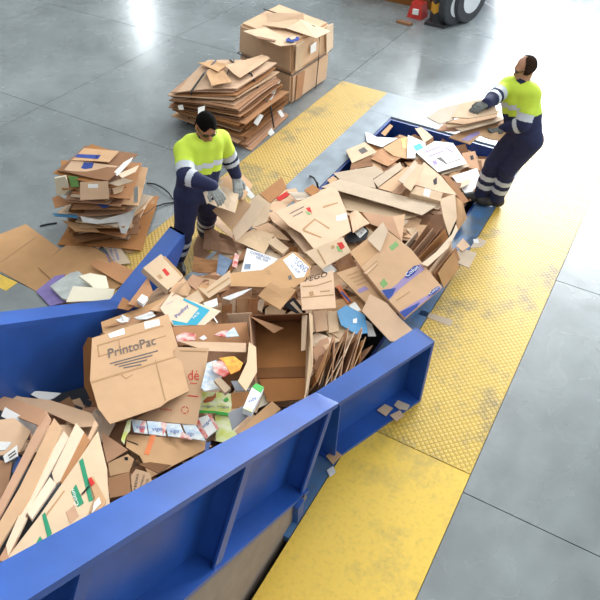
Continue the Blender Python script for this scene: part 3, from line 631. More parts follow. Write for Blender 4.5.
bb_, plc = S(BX, 'big tan box with two blue swoosh stripes and oval logos', [(361,267),(379,251),(388,231),(402,242),(411,249),(442,287),(405,318),(380,291)], 'tan', z=[.54,.55,.57,.54,.52,.44,.42,.50], th=.03,
  marks=[([(381,291),(389,290),(397,284),(410,271),(420,264),(425,269),(412,279),(397,291),(389,300)], 'ink_lilac', 'stripe'), ([(382,290),(396,288),(392,296),(388,299)], 'ink_navy', 'stripe', .005),
         ([(399,312),(415,302),(428,295),(438,286),(442,288),(420,305),(405,318)], 'ink_lilac', 'stripe'), ([(400,312),(420,302),(417,307),(405,317)], 'ink_navy', 'stripe', .005),
         ([(389,247),(396,241),(399,245),(392,251)], 'leaf_green', 'label'), ([(380,283),(384,278),(388,284),(383,288)], 'leaf_green', 'label'),
         ([(405,277),(408,271),(414,266),(419,265),(419,268),(414,274),(408,278)], 'ink_navy', 'logo_oval', .006), ([(428,296),(432,290),(438,286),(440,288),(434,294)], 'ink_navy', 'logo_oval', .006),
         ([(363,273),(377,260),(378,265),(367,275)], 'ink_fold', 'print_frame'), ([(364,273),(377,262),(377,264),(367,274)], 'tan', 'print_frame', .004), ([(396,300),(410,291),(410,292),(396,301)], 'ink_fold', 'crease')],
  text=[('Colun', (407,277), (419,268), 4, 'sticker', .008), ('Colun', (430,295), (439,288), 2.5, 'sticker', .008)])
S(CB, 'light raised flap above the blue-striped box', [(367,239),(383,222),(388,231),(380,252)], 'pale', z=[.56,.66,.60,.57], warp=0)

# ---- hopper, left side
BG = 'long brown boards stacked against the blue hopper wall'
for q, m, zz in (([(100,334),(132,318),(160,310),(130,336)], 'brown', [.86,.80,.74,.82]), ([(101,322),(140,308),(168,296),(150,315),(103,333)], 'tan', [.88,.82,.76,.81,.88]), ([(104,327),(142,313),(163,305),(140,322)], 'brown', [.895,.83,.79,.83]), ([(103,333),(125,322),(146,318),(120,336)], 'tan', [.90,.85,.82,.87])):
    S(CB, 'long brown board stacked against the blue hopper wall', q, m, group=BG, warp=0, z=zz)
S(CB, 'torn brown triangle leaning on the hopper wall', [(128,304),(148,277),(153,292),(141,307)], 'brown', z=[.88,.84,.82,.88], warp=0, marks=[])
S(BX, 'small white box on the torn brown triangle', [(137,300),(142,294),(148,297),(143,304)], 'white_card', th=.03, z=[.91,.90,.90,.91], warp=0, cat='box')
S(CB, 'small brown corner by the hopper elbow', [(117,308),(123,297),(135,305),(128,310)], 'brown', z=[.84,.84,.86,.88], warp=0)
S('crumpled_paper', 'white crumpled paper on the long brown boards', [(116,321),(122,315),(130,318),(126,323)], 'crumpled_paper', cat='paper', warp=.01, z=[.915,.90,.90,.91])
S('crumpled_paper', 'white torn paper beside the teal banded box', [(134,318),(150,311),(156,315),(146,320)], 'crumpled_paper', cat='paper', warp=.01, z=[.88,.86,.84,.86])
S(CB, 'tan torn board behind the teal banded box', [(150,310),(168,296),(176,300),(162,312)], 'tan', z=[.82,.78,.74,.80], warp=0)
S(CB, 'brown board edge under the small logo box', [(163,290),(175,282),(184,300),(172,300)], 'dark', z=[.74,.70,.68,.72], warp=0)
S(CB, 'tan small boards behind the teal banded box', [(185,298),(198,290),(204,300),(194,306)], 'pale', warp=0)
S(CB, 'brown low board between boot and logo box', [(186,282),(193,274),(203,280),(196,290)], 'brown', warp=0)
S(BX, 'white folded card above the teal banded box', [(203,303),(217,298),(218,305),(208,309)], 'white_card', th=.015, warp=0, cat='card', extra=.02)
lb, pll = S(BX, 'flat tan box with a small red logo leaning on the blue wall', [(143,268),(161,254),(183,276),(169,291)], 'pale', z=[.90,.86,.76,.80], th=.05,
  marks=[([(162,270),(165,268),(170,274),(167,276)], 'ink_red', 'logo'), ([(157,276),(160,274),(163,278),(160,279)], 'ink_fold', 'stamp'), ([(168,290),(171,287),(172,288),(169,291)], 'ink_black', 'slot'), ([(178,281),(183,276),(184,277),(179,282)], 'ink_black', 'slot'), ([(163,257),(165,256),(183,275),(181,276)], 'ink_fold', 'crease')],
  flaps=[('flap', [(169,291,0),(183,276,0),(191,288,-.03),(188,296,-.05),(174,297,-.04)], 'tan')])
tb, plt = S(BX, 'tan flattened box with a teal band and blue brand name', [(160,308),(172,292),(184,298),(221,311),(205,325),(197,325),(174,326)], 'pale', z=[.84,.80,.78,.70,.70,.72,.80],
  marks=[([(184,298),(210,310),(197,325),(174,325),(172,320),(187,323),(199,308),(183,300)], 'ink_teal', 'teal_band')],
  text=[('Pedley', (178,319), (190,307), 5, 'ink_blue'), ('PACK', (194,319), (200,313), 2.5, 'white_card', .006), ('Hecho', (167,305), (174,301), 1.5, 'ink_lilac')])
S('paper_straw', 'thin white stick poking out over the teal banded box', [(213,317),(214,316),(218,322),(217,323)], 'white_card', cat='straw', th=.005, warp=0, extra=.03)

# ---- open carton with packets
S(CB, 'brown wall of the carton holding bright packets, under the teal banded box', [(172,327),(247,322),(250,345),(178,345)], 'brown', extra=.0, warp=0)
S(CB, 'layered tan boards inside the packet carton', [(178,341),(246,343),(246,352),(207,351)], 'tan', extra=.03, warp=0)
S(CB, 'dark tan board deep in the packet carton', [(208,352),(248,351),(243,364),(207,362)], 'brown', extra=.01, warp=0)
for q, m, l in (([(176,336),(184,332),(196,334),(195,340),(177,342)], 'pack_red', 'red and white packet under the teal banded box'), ([(214,335),(221,331),(228,330),(226,337)], 'pack_red', 'plain red packet in the packet carton'), ([(226,333),(234,327),(239,336),(226,337)], 'pack_white', 'white printed packet in the packet carton'), ([(224,338),(243,338),(243,343),(226,342)], 'pack_lime', 'yellow printed packet lying along the carton wall'), ([(199,338),(204,335),(207,338),(203,340)], 'pack_plain', 'round white lid in the packet carton')):
    S('drink_packet', l, q, m, cat='packet', warp=0, extra=.03)
cp, plcp = S(BX, 'tan box side with a partial red brand name', [(176,347),(209,348),(197,425),(135,419),(160,405)], 'tan', extra=.03,
  text=[('dé', (188,380), (199,380), 10, 'ink_red'), ('~', (190,384), (197,384), 1.5, 'ink_red'), ('index', (160,410), (172,411), 2.5, 'ink_red')],
  marks=[([(188,395),(198,396),(198,397),(188,396)], 'ink_red', 'print_line')] + [([(185 + 4 * math.cos(a), 410 + 4 * math.sin(a)), (185 + 4 * math.cos(a + .9), 410 + 4 * math.sin(a + .9)), (185 + 3.2 * math.cos(a + .9), 410 + 3.2 * math.sin(a + .9)), (185 + 3.2 * math.cos(a), 410 + 3.2 * math.sin(a))], 'ink_red', 'ring_mark') for a in (0, 1.25, 2.5, 3.75, 5.0)] + [([(180,350),(207,351),(207,352),(180,351)], 'ink_fold', 'crease')])
S(CB, 'brown box side showing under the lettered sheet edge', [(83,347),(88,337),(94,338),(93,380),(99,410),(92,402),(84,386)], 'dark', z=[.86,.90,.90,.92,.92,.86,.84], warp=0)
pp, plp = S(BX, 'large tan flattened box printed with a shop name and stuck with two white labels', [(92,338),(168,314),(178,347),(189,391),(168,401),(160,407),(110,424),(98,408),(90,380)], 'tan', z=[.98,.86,.85,.86,.90,.92,1.02,1.01,.99],
  marks=[([(108,334),(124,328),(125,334),(110,338)], 'sticker', 'label'), ([(144,322),(159,319),(160,325),(145,329)], 'sticker', 'label'),
         ([(97,345),(163,325),(164,326),(98,346)], 'ink_fold', 'crease'), ([(98,356),(166,335),(166,336),(98,357)], 'ink_fold', 'crease'), ([(92,381),(182,354),(183,355),(92,383)], 'ink_fold', 'crease'), ([(97,345),(98,345),(100,356),(99,357)], 'ink_fold', 'crease'), ([(118,339),(119,339),(121,350),(120,350)], 'ink_fold', 'crease'), ([(155,360),(156,360),(166,400),(165,401)], 'ink_fold', 'crease'), ([(122,374),(126,378),(133,374),(133,375),(126,379),(121,375)], 'ink_fold', 'tear')] +
        [([(110 + k * 4.5, 363.0 + k * 1.4 - k * .0), (158 - k * 5.5, 350 + k * 4.6), (158 - k * 5.5, 351.2 + k * 4.6), (110 + k * 4.5, 364.2 + k * 1.4)], 'ink_grey', 'print_line') for k in range(4)],
  text=[('PrintoPac', (109,358), (157,344), 9, 'ink_grey', .004, .15)])
S('printed_pouch', 'white pouch sheet with blue flower print', [(207,363),(216,360),(224,374),(219,380),(226,387),(205,391),(201,388)], 'pack_white', cat='packet', warp=0, extra=.01)
S('printed_pouch', 'pouch with strawberry red print', [(212,362),(226,360),(231,372),(224,377),(214,372)], 'pack_red', cat='packet', warp=0, extra=.02)
S('printed_pouch', 'orange fruit pouch deep in the packet carton', [(219,358),(234,356),(243,363),(240,370),(231,374),(224,362)], 'pack_orange', cat='packet', warp=0, extra=.06)
S(CB, 'grey card beside the fruit pouch', [(231,381),(248,380),(250,390),(236,391)], 'pack_grey', warp=0)
S(BX, 'small tan box end between the pouches', [(214,380),(220,377),(231,388),(225,393)], 'pale', th=.03, warp=0, extra=.03, cat='box')
S(CB, 'brown layered boards under the green carton', [(231,393),(250,392),(245,407),(232,408)], 'brown', warp=0)
S('printed_pouch', 'lime pouch with a brown animal print', [(202,392),(217,392),(216,413),(199,412)], 'pack_lime', cat='packet', extra=.02, marks=[([(203,401),(207,397),(213,396),(216,392),(216,397),(212,401),(204,403)], 'pack_brown', 'animal_print'), ([(199,410),(216,411),(216,413),(199,413)], 'pack_green', 'print_band')], text=[('vigo', (202,408), (214,408), 3, 'ink_blue')])
S('printed_pouch', 'lime pouch with a green leaf print', [(217,392),(233,394),(230,416),(215,413)], 'pack_lime', cat='packet', extra=.02, marks=[([(223,400),(227,397),(229,400),(226,402)], 'pack_green', 'leaf_print'), ([(215,411),(230,413),(230,416),(215,414)], 'pack_green', 'print_band')], text=[('vigo', (217,408), (229,409), 3, 'ink_blue')])
S('printed_pouch', 'yellow green crumpled pouch by the blue rail', [(215,415),(226,412),(237,435),(228,443),(216,441)], 'pack_lime', cat='packet', warp=0)
S('printed_pouch', 'white and red pouch turned on its corner', [(196,419),(210,414),(219,428),(206,439),(199,433)], 'pack_plain', cat='packet', extra=.02, marks=[([(196,419),(198,418),(208,436),(206,439),(199,433)], 'pack_red', 'print_band'), ([(208,415),(210,414),(219,428),(217,430)], 'pack_red', 'print_band')], text=[('vigo', (204,429), (212,421), 4, 'ink_blue')])
S(CB, 'wide tan board with orange tape in the hopper', [(127,434),(203,441),(212,446),(172,466),(150,478),(140,456),(126,447)], 'tan', extra=.01,
  marks=[([(151,434),(156,435),(149,455),(144,454)], 'tape_orange', 'tape'), ([(206,442),(211,442),(208,452),(204,454)], 'tape_navy', 'tape'), ([(127,440),(138,444),(138,445),(127,441)], 'ink_black', 'slot')])
PGP = 'pouches in the row under the red-lettered box'
for k, (q, r) in enumerate((([(131,419),(146,421),(148,434),(134,432)], [(139,427),(143,421),(146,421),(144,433),(140,432)]), ([(147,421),(163,422),(166,436),(149,434)], [(161,422),(167,423),(166,430),(163,435)]), ([(165,423),(180,424),(186,438),(168,436)], [(182,432),(186,434),(187,438),(180,438)]), ([(182,424),(195,424),(206,441),(188,438)], [(184,433),(190,436),(192,440),(184,438)]))):
    S('printed_pouch', 'white pouch with blue and red print in the row under the red-lettered box', q, 'pack_white', cat='packet', group=PGP, extra=.02, marks=[(r, 'pack_red', 'print_patch')], text=[('vigo', (q[0][0] + 5, q[3][1] - 2), (q[1][0] - 1, q[2][1] - 4), 5, 'ink_blue')])
S('plastic_wrapper', 'yellow green wrapper under the lettered sheet corner', [(121,440),(127,421),(131,419),(130,430),(126,436),(124,444)], 'pack_lime', cat='wrapper', warp=0, extra=.02)
S('drink_carton', 'white drink carton with a green cap end', [(252,387),(256,383),(264,387),(262,392),(252,412),(243,408)], 'pack_plain', cat='carton', th=.035, extra=.06, marks=[([(252,387),(256,383),(264,387),(261,393)], 'pack_green', 'cap_end'), ([(243,408),(247,403),(254,408),(252,412)], 'pack_lime', 'print_band')], text=[('vida', (249,403), (257,399), 4, 'ink_blue')])
S('white_card', 'plain white card beside the green-ended drink carton', [(265,390),(275,392),(272,402),(258,408)], 'cream', cat='card', warp=0, extra=.03)
S(CB, 'dark grey card wedged by the blue rail', [(228,413),(245,405),(251,413),(232,430)], 'pack_grey', warp=0)
S(CB, 'brown curled board along the blue rail', [(237,434),(256,415),(272,401),(281,409),(262,424)], 'tan', warp=0, z=[.66,.63,.58,.58,.64])
S(CB, 'curved pale flap between packet carton and empty carton', [(249,342),(256,347),(257,372),(246,391),(238,381),(247,362)], 'pale', warp=0, extra=.10)
# ---- empty open carton
ec = empty('open_carton', at(282, 395, .35)); tag(ec, 'deep open brown carton, empty, its mouth turned to the conveyor rail', 'box')
def panel(nm, q, m, parent):
    P = [at(u, v, z) for u, v, z in q]; V, F, _ = slabmesh(P, .006); return mk(nm, V, F, m, parent)
panel('base_panel', [(256,321,.46),(306,319,.46),(306,399,.52),(268,402,.52),(256,372,.50)], 'brown', ec)
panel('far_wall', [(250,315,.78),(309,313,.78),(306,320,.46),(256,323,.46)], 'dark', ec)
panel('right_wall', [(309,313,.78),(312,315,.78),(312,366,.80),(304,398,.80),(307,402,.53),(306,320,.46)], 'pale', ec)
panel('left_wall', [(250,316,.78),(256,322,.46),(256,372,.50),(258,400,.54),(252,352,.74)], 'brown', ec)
panel('inner_flap', [(302,315,.74),(307,315,.77),(305,350,.72),(301,351,.70)], 'pale', ec)
panel('folded_flap', [(250,316,.79),(284,328,.66),(274,333,.68)], 'brown', ec)
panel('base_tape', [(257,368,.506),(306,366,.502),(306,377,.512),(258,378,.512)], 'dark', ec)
# ---- fan of boards by the rail
FGp = 'boards fanned upright beside the blue rail'
for k, (a, b, m) in enumerate([((317,384),(331,346),'tan'), ((321,385),(336,338),'brown'), ((325,384),(341,333),'tan'), ((329,383),(345,330),'dark'), ((333,382),(349,334),'tan'), ((338,380),(353,330),'brown'), ((343,378),(357,327),'tan'), ((348,375),(361,333),'brown'), ((353,372),(365,338),'tan'), ((358,369),(369,346),'dark'), ((362,366),(372,350),'tan'), ((319,380),(328,350),'dark'), ((323,386),(347,340),'pale'), ((331,384),(338,342),'brown'), ((335,380),(355,336),'pale'), ((345,378),(352,338),'dark'), ((350,374),(366,332),'pale'), ((356,371),(360,340),'brown')]):
    a = (a[0] + rs.uniform(-2, 2), a[1] + rs.uniform(-2, 2)); b = (b[0] + rs.uniform(-5, 5), b[1] + rs.uniform(-6, 8))
    standing((a, b), .60 + rs.uniform(-.02, .03), .24, (-.08 + rs.uniform(-.05, .04), .04 + rs.uniform(-.04, .04)), m, '%s board fanned upright beside the blue rail' % {'tan': 'tan', 'brown': 'mid-brown', 'pale': 'pale', 'dark': 'dark brown'}[m], group=FGp, z2=.67 + rs.uniform(-.04, .03))
S(CB, 'crumpled brown board between empty carton and fanned boards', [(312,350),(320,340),(328,337),(330,346),(316,362)], 'brown', extra=.05, warp=0)
S(CB, 'small crumpled scrap above the fanned boards', [(322,346),(329,343),(337,350),(332,356)], 'tan', extra=.05, warp=0)
S(BX, 'reddish brown open box end by the fanned boards', [(312,368),(320,355),(334,356),(326,376)], 'dark', extra=.06, warp=0)
S(BX, 'tan box corner touching the blue rail joint', [(311,371),(326,375),(323,388),(311,397)], 'pale', extra=.07, warp=0)

# ---- near end, on the slope: bundle of boards standing on edge
S(CB, 'brown board in the gap behind the bundle on the slope', [(102,432),(128,450),(107,463),(103,446)], 'brown', warp=0)
S(CB, 'rolled brown carton piece with a black mark', [(108,463),(128,454),(134,459),(129,472),(110,476)], 'tan', warp=0, extra=.03, marks=[([(124,457),(128,457),(128,460),(125,460)], 'ink_black', 'print_mark')])
S(CB, 'brown boards below the rolled carton piece', [(108,478),(129,472),(131,494),(110,498)], 'brown', warp=0)
S(CB, 'dark brown torn flap on the orange taped board', [(138,464),(150,462),(171,465),(158,473)], 'dark', warp=0, extra=.03)  # crumpled flap in the plain dark board colour
S(CB, 'rounded tan card with rows of black writing', [(131,476),(136,469),(150,473),(152,482),(141,493),(132,492)], 'tan', warp=0, extra=.03, text=[('MIDAS', (136,490), (139,474), 2.4, 'ink_black'), ('CANTIDAD', (141,490), (145,475), 2.0, 'ink_black'), ('JOE', (147,486), (149,479), 2.0, 'ink_black')])
S(CB, 'brown sheet spanning the top of the bundle on the slope', [(0,391),(22,397),(50,400),(91,413),(99,426),(80,427),(45,411),(18,404)], 'tan', warp=0, extra=.02)
S(CB, 'brown torn sheet at the very edge of the bundle on the slope', [(-12,392),(18,400),(45,410),(38,425),(-12,405)], 'brown', warp=0, extra=.03)
S('white_paper', 'white torn paper strip on top of the bundle on the slope', [(26,392),(38,391),(61,393),(54,398),(44,402),(36,397)], 'white_card', cat='paper', warp=0, extra=.05)
S(CB, 'white torn sheet with ragged brown edge in the bundle on the slope', [(1,416),(5,407),(38,425),(36,436),(20,426)], 'white_card', warp=0, extra=.05)
S(CB, 'brown torn board under the white ragged sheet', [(-10,421),(14,418),(31,431),(20,452),(-10,457)], 'tan', warp=0, extra=.05)
S(CB, 'white label sheet with barcode lines beside the bundle on the slope', [(3,456),(17,445),(18,456),(5,463)], 'white_card', warp=0, extra=.06, marks=[([(8,455),(15,450),(15.5,451.2),(8.5,456.2)], 'ink_grey', 'print_line'), ([(9,457.5),(16,452.5),(16.5,453.7),(9.5,458.7)], 'ink_grey', 'print_line')])
S(CB, 'white square scrap at the edge of the bundle on the slope', [(-8,441),(12,442),(5,450),(-8,451)], 'white_card', warp=0, extra=.06)
S(CB, 'dark blue sliver between boards of the bundle on the slope', [(12,471),(18,455),(21,458),(16,478)], 'tape_navy', warp=0, extra=.06)
S(CB, 'brown worn board low in the bundle on the slope', [(-8,459),(12,462),(6,500),(-8,505)], 'brown', warp=0, extra=.05)
def edge_board(q, z, m, label, marks=(), text=(), group=None):
    return S(CB, label, q, m, z=z, marks=marks, text=text, warp=0, group=group, th=.008, occ=False)
EG = 'boards standing on edge in the bundle on the slope'
zb = lambda q: [1.02 + (455 - v) * -.0042 for u, v in q]
def zslope(q, off): return [off + (v - 410) * .0052 for u, v in q]
for q, m, off in (([(-4,508),(46,410),(51,419),(-4,524)], 'brown', 1.08), ([(-4,528),(20,487),(54,418),(62,428),(30,496),(-4,552)], 'tan', 1.085), ([(18,513),(35,480),(64,431),(69,438),(45,480),(23,521)], 'pale', 1.09), ([(52,473),(76,423),(84,432),(60,481),(55,484)], 'pale', 1.10), ([(60,481),(84,432),(90,440),(65,487)], 'brown', 1.09), ([(27,512),(50,477),(56,484),(32,519)], 'pale', 1.10), ([(-2,560),(20,522),(28,516),(6,562)], 'brown', 1.09), ([(6,545),(19,515),(27,518),(8,556)], 'pale', 1.10), ([(88,437),(95,420),(98,424),(85,450)], 'tan', 1.09)):
    S(CB, '%s board standing on edge in the bundle on the slope' % {'tan': 'tan', 'brown': 'mid-brown', 'pale': 'pale'}[m], q, m, z=zslope(q, off), warp=0, group=EG, th=.012, occ=False)
q = [(4,562),(40,515),(78,461),(98,431),(107,468),(108,488),(110,505),(60,531),(10,558)]
S(BX, 'pale box of the bundle on the slope with green tape and green logo', q, 'pale', z=zslope(q, 1.10), occ=False, th=.02,
  marks=[([(79,461),(83,458),(88,478),(93,500),(89,502),(84,481)], 'tape_green', 'tape'), ([(42,515),(45,512),(52,533),(48,540)], 'tape_green', 'tape'), ([(71,492),(76,484),(84,503),(78,507)], 'tape_green', 'logo_panel'), ([(45,515),(64,490),(65,491),(46,517)], 'ink_fold', 'crease'), ([(66,512),(74,505),(79,516),(70,524)], 'brown', 'torn_patch'), ([(35,545),(40,536),(43,540),(38,548)], 'tape_green', 'tape')],
  text=[('Colun', (79,505), (74,489), 4, 'sticker', .006)])
S('plastic_wrapper', 'red and silver torn wrapper on the green-taped box', [(88,478),(93,476),(106,500),(98,518),(90,512),(95,498)], 'tan', z=[1.47,1.47,1.6,1.68,1.66,1.6], cat='wrapper', warp=0, marks=[([(88,479),(91,477),(95,483),(91,486)], 'ink_red', 'red_patch', .006), ([(94,503),(99,497),(101,503),(92,513)], 'pack_plain', 'silver_patch', .006), ([(88,486),(90,486),(83,494),(81,494)], 'ink_black', 'wire', .006)])

# ---- scraps lying in the recess of the right hopper wall
for q, m, l in (([(377,410),(385,404),(393,408),(386,416)], 'pale', 'pale scrap in the recess of the blue wall, far from the joint'), ([(390,415),(400,410),(404,416),(396,421)], 'tan', 'tan scrap lying flat in the blue wall recess'), ([(394,405),(398,400),(410,405),(407,410),(399,409)], 'grey_card', 'crumpled grey scrap in the corner of the blue recess'), ([(326,456),(334,449),(342,455),(333,464)], 'tan', 'tan scrap caught at the elbow rib')):
    S(CB, l, q, m, z=[.045] * len(q), warp=0, occ=False)
S('crumpled_paper', 'white crumpled paper at the foot of the blue elbow', [(327,470),(333,466),(336,472),(330,477)], 'crumpled_paper', cat='paper', z=[.03] * 4, warp=0, occ=False)

# ------------------------------------------------------------------ left floor: loose sheets
S(CB, 'largest tan sheet flat on the concrete beside the blue wall', [(-14,243),(0,234),(26,224),(60,249),(39,267),(53,279),(36,291),(0,271),(-14,262)], 'tan', warp=0, marks=[([(0,262),(36,236),(37,237),(0,263)], 'ink_fold', 'crease')])
S(CB, 'second tan sheet overlapping the largest one on the floor', [(38,267),(74,239),(95,248),(113,258),(122,285),(112,291),(88,287),(52,280)], 'tan', warp=0, extra=.006)
S('plastic_sheet', 'crumpled purple plastic sheet on the floor', [(36,291),(55,276),(65,274),(60,288),(70,301),(50,306)], 'purple', cat='plastic sheet', warp=0, extra=.006)
S('plastic_bag', 'translucent grey plastic bag on the tan sheet', [(50,286),(70,273),(78,271),(93,282),(96,290),(75,302),(62,298)], 'clear_bag', cat='bag', warp=0, extra=.02, th=.02)
S('cream_box', 'opened cream card box beside the plastic bag', [(79,276),(90,273),(106,276),(109,288),(96,290),(90,284)], 'cream', cat='box', warp=0, extra=.03, th=.025)
S('cream_card', 'flat cream card against the blue wall', [(66,302),(73,286),(115,289),(111,300)], 'cream', cat='card', warp=0, extra=.02)
S(CB, 'small brown scrap between loose stack and floor sheets', [(90,243),(95,239),(105,243),(98,249)], 'brown', warp=0, extra=.02)
S(CB, 'thin tan scrap under the stack edge', [(116,244),(122,242),(143,247),(131,253),(117,250)], 'tan', warp=0)
S('labelled_sheet', 'grey printed bag piece with blue letters', [(103,246),(116,241),(131,263),(116,265)], 'grey_card', warp=0, extra=.01, text=[('ALIMENTO', (111,262), (107,248), 2.6, 'ink_blue'), ('CACHORRO', (116,262), (111,247), 2.6, 'ink_blue'), ('PERROS', (120,259), (116,248), 2.6, 'ink_blue')])
S(CB, 'brown zigzag torn board near the blue wall', [(90,265),(95,259),(110,264),(113,261),(135,271),(125,285),(117,281)], 'brown', warp=0, extra=.015)
S(CB, 'brown board lying on concrete between loose stack and stooping worker', [(135,224),(138,196),(159,196),(149,227)], 'brown', warp=0, marks=[([(152,201),(155,200),(152,208),(149,208)], 'ink_fold', 'stamp')])
for nm, l, pts in (('plastic_strap', 'black plastic strap looping on the floor behind the stooping worker', [(147,183,.01),(155,184,.03),(163,188,.05),(169,193,.04),(173,199,.01)]), ('plastic_strap', 'black strap lying across the brown board by the stack', [(137,218,.02),(146,214,.025),(155,207,.025),(163,204,.02),(176,202,.01)]), ('plastic_strap', 'short straight black strap end lying by the loose stack', [(40,226,.006),(48,224,.01),(57,223,.006)])):
    tag(MB().tube([at(*p) for p in pts], .009).out(nm, 'strap_black'), l, 'strap')
tag(MB().tube([at(310,176,.02), at(314,178,.10), at(317,183,.14), at(318,188,.08)], .012).out('plastic_strap', 'strap_black'), 'bent black strap sticking up at the steel lip', 'strap')
# loose stack beside the left worker
def layer(cx, cy, z, L, w, a, m, name, label, group=None, tilt=(0, 0), warp=.012, cat='cardboard', th=.008, parent=None):
    ca, sa = math.cos(a), math.sin(a); P = []
    for p in ((-L/2, -w/2), (L/2, -w/2), (L/2, w/2), (-L/2, w/2)):
        px = p[0] + rs.uniform(-.04, .04) * L; py = p[1] + rs.uniform(-.04, .04) * L; x, y = cx + ca * px - sa * py, cy + sa * px + ca * py
        P.append(np.array((x, y, z + tilt[0] * (x - cx) + tilt[1] * (y - cy))))
    V, F, _ = slabmesh(P, th, warp); o = mk(name, V, F, m, parent)
    if parent is None: tag(o, label, cat, group)
    return o
rs = random.Random(21)
LG = 'boards of the loose stack on the floor'
scx, scy = -4.50, 4.10
layer(scx, scy, .03, .84, .80, .45, 'brown', CB, 'dirty brown bottom sheet of the loose stack on the concrete', warp=.012)
z = .05
for i in range(35):
    m = rs.choice(['tan', 'brown', 'tan', 'brown', 'pale', 'dark', 'grey_card']); L = rs.uniform(.5, .76); w = rs.uniform(.36, .64)
    if z > .60: L *= .92; w *= .9
    layer(scx + rs.uniform(-.07, .07) - .04 * (z > .6), scy + rs.uniform(-.06, .06), z, L, w, .45 + rs.gauss(0, .22) + rs.choice([0, 1.57]), m, CB, '%s board lying in the %s of the loose stack' % ({'tan': 'tan', 'brown': 'mid-brown', 'pale': 'pale', 'dark': 'dark brown', 'grey_card': 'greyish'}[m], 'lower third' if z < .3 else 'middle' if z < .58 else 'upper third'), LG, (rs.gauss(0, .03), rs.gauss(0, .03)), warp=.012)
    z += rs.uniform(.017, .026)
ztop = z
S(CB, 'torn tan board beside the white paper on the stack top', [(118,174),(139,165),(135,172),(122,178)], 'pale', z=[.81] * 4, warp=0)
S('white_paper', 'white torn paper poking out of the stack top', [(114,172),(124,162),(133,157),(130,162),(117,176)], 'white_card', cat='paper', z=[.79,.81,.81,.81,.79], warp=0)
S(CB, 'tan board with a blue round logo below the stack top', [(64,170),(72,160),(118,166),(112,170),(98,174)], 'tan', z=[ztop - .01, ztop + .01, ztop, ztop - .02, ztop - .03], marks=[([(81,168),(84,162),(94,163),(92,168),(85,169)], 'ink_navy', 'logo')])
S(CB, 'flat top board of the stack with a dark blue stripe', [(72,160),(84,148),(119,151),(109,162),(96,161)], 'tan', z=[ztop + .02] * 5, marks=[([(74,157),(78,154),(101,155),(98,159)], 'ink_navy', 'stripe'), ([(100,152),(101,152),(94,161),(93,161)], 'ink_fold', 'crease')])
S('white_bag', 'crumpled cream paper bag hanging from the loose stack', [(55,177),(66,175),(70,188),(64,194),(57,193)], 'cream', cat='bag', z=[0.77,0.79,0.65,0.57,0.57], warp=0, th=.02)
S('green_card', 'pale green card tucked into the stack', [(68,176),(78,177),(79,187),(71,187)], 'leaf_green', cat='card', z=[0.77,0.77,0.67,0.67], warp=0)
S(BX, 'tan box with a white label hanging out of the loose stack', [(80,182),(108,181),(109,199),(80,200)], 'tan', z=[.79,.79,.65,.65], marks=[([(88,184),(98,184),(98,188),(88,188)], 'sticker', 'label')])
for q, zz, m, l in (([(52,198),(58,195),(73,203),(55,208)], .40, 'brown', 'brown folded corner sticking out of the loose stack'), ([(52,213),(80,215),(78,218),(55,216)], .28, 'print_skyblue', 'thin blue edged board in the stack'), ([(97,204),(103,201),(110,205),(104,208)], .44, 'ink_navy', 'dark blue corner poking from the loose stack'), ([(108,183),(124,178),(134,181),(118,186)], .66, 'grey_card', 'torn whitish edge sticking out of the loose stack'), ([(112,188),(124,186),(121,192),(114,194)], .58, 'pale', 'small pale torn flap beside the white-labelled stack box'), ([(62,220),(92,226),(100,232),(75,231)], .17, 'tan', 'tan crumpled sheet low in the loose stack')):
    S(CB, l, q, m, z=[zz + .07] * 4, warp=0)
S('plastic_film', 'crumpled white film hanging out of the stack middle', [(80,216),(100,220),(126,213),(136,208),(133,218),(126,234),(121,233),(118,222),(96,224),(83,222)], 'crumpled_paper', cat='film', z=[0.41,0.40,0.41,0.43,0.37,0.23,0.23,0.35,0.36,0.38], warp=0, th=.01)
S('plastic_film', 'clear shiny film strip hanging from a stack corner', [(134,188),(138,186),(138,205),(134,206)], 'clear_bag', cat='film', z=[.64,.64,.47,.47], warp=0)

# ------------------------------------------------------------------ tied bale of flattened boxes
ba = empty('tied_bale', (-4.75, 6.85, 0)); tag(ba, 'skewed bale of many flattened brown boxes tied with dark straps', 'bale')
Bq = [at(184,119,0), at(247,149,0), at(284,116,0), at(222,96,0)]
Tq = [at(173,91,.60), at(232,90,.66), at(271,64,.72), at(204,61,.72)]
NB = 32
for i in range(NB):
    f = i / (NB - 1); q = []
    sh = np.array([rs.gauss(0, .035), rs.gauss(0, .035), 0])
    bulge = .10 * math.sin(math.pi * f)
    c = sum(b * (1 - f) + t_ * f for b, t_ in zip(Bq, Tq)) / 4
    for k, (b, t_) in enumerate(zip(Bq, Tq)):
        p = b * (1 - f) + t_ * f; p = c + (p - c) * (1 + bulge + rs.uniform(-.05, .05)) + sh; p[2] = b[2] * (1 - f) + t_[2] * f + .012 + rs.gauss(0, .008); q.append(p)
    V, F, _ = slabmesh(q, .012, .016)
    mk(CB, V, F, rs.choice(['tan', 'brown', 'brown', 'dark', 'brown']) if i < NB - 2 else 'tan', ba)
for q, m in (([(253,83),(258,80),(252,94),(248,96)], .5), ([(271,80),(279,79),(268,103),(263,102)], .42), ([(252,121),(258,112),(262,114),(256,124)], .22), ([(197,106),(204,104),(203,112),(197,112)], .45), ([(177,104),(182,103),(183,108),(178,108)], .35), ([(266,131),(270,126),(273,131),(269,134)], .12), ([(276,110),(279,108),(283,114),(280,116)], .16)):
    P = [at(u, v, m + .03 - (v - q[0][1]) * .006) + np.array([.06, -.06, .02]) for u, v in q]; V, F, _ = slabmesh(P, .004); mk('paper_slip', V, F, 'white_card', ba)
def strap(parent, pts, w=.012, m='strap_black', name='strap'): MB().tube(pts, w, 6).out(name, m, parent)
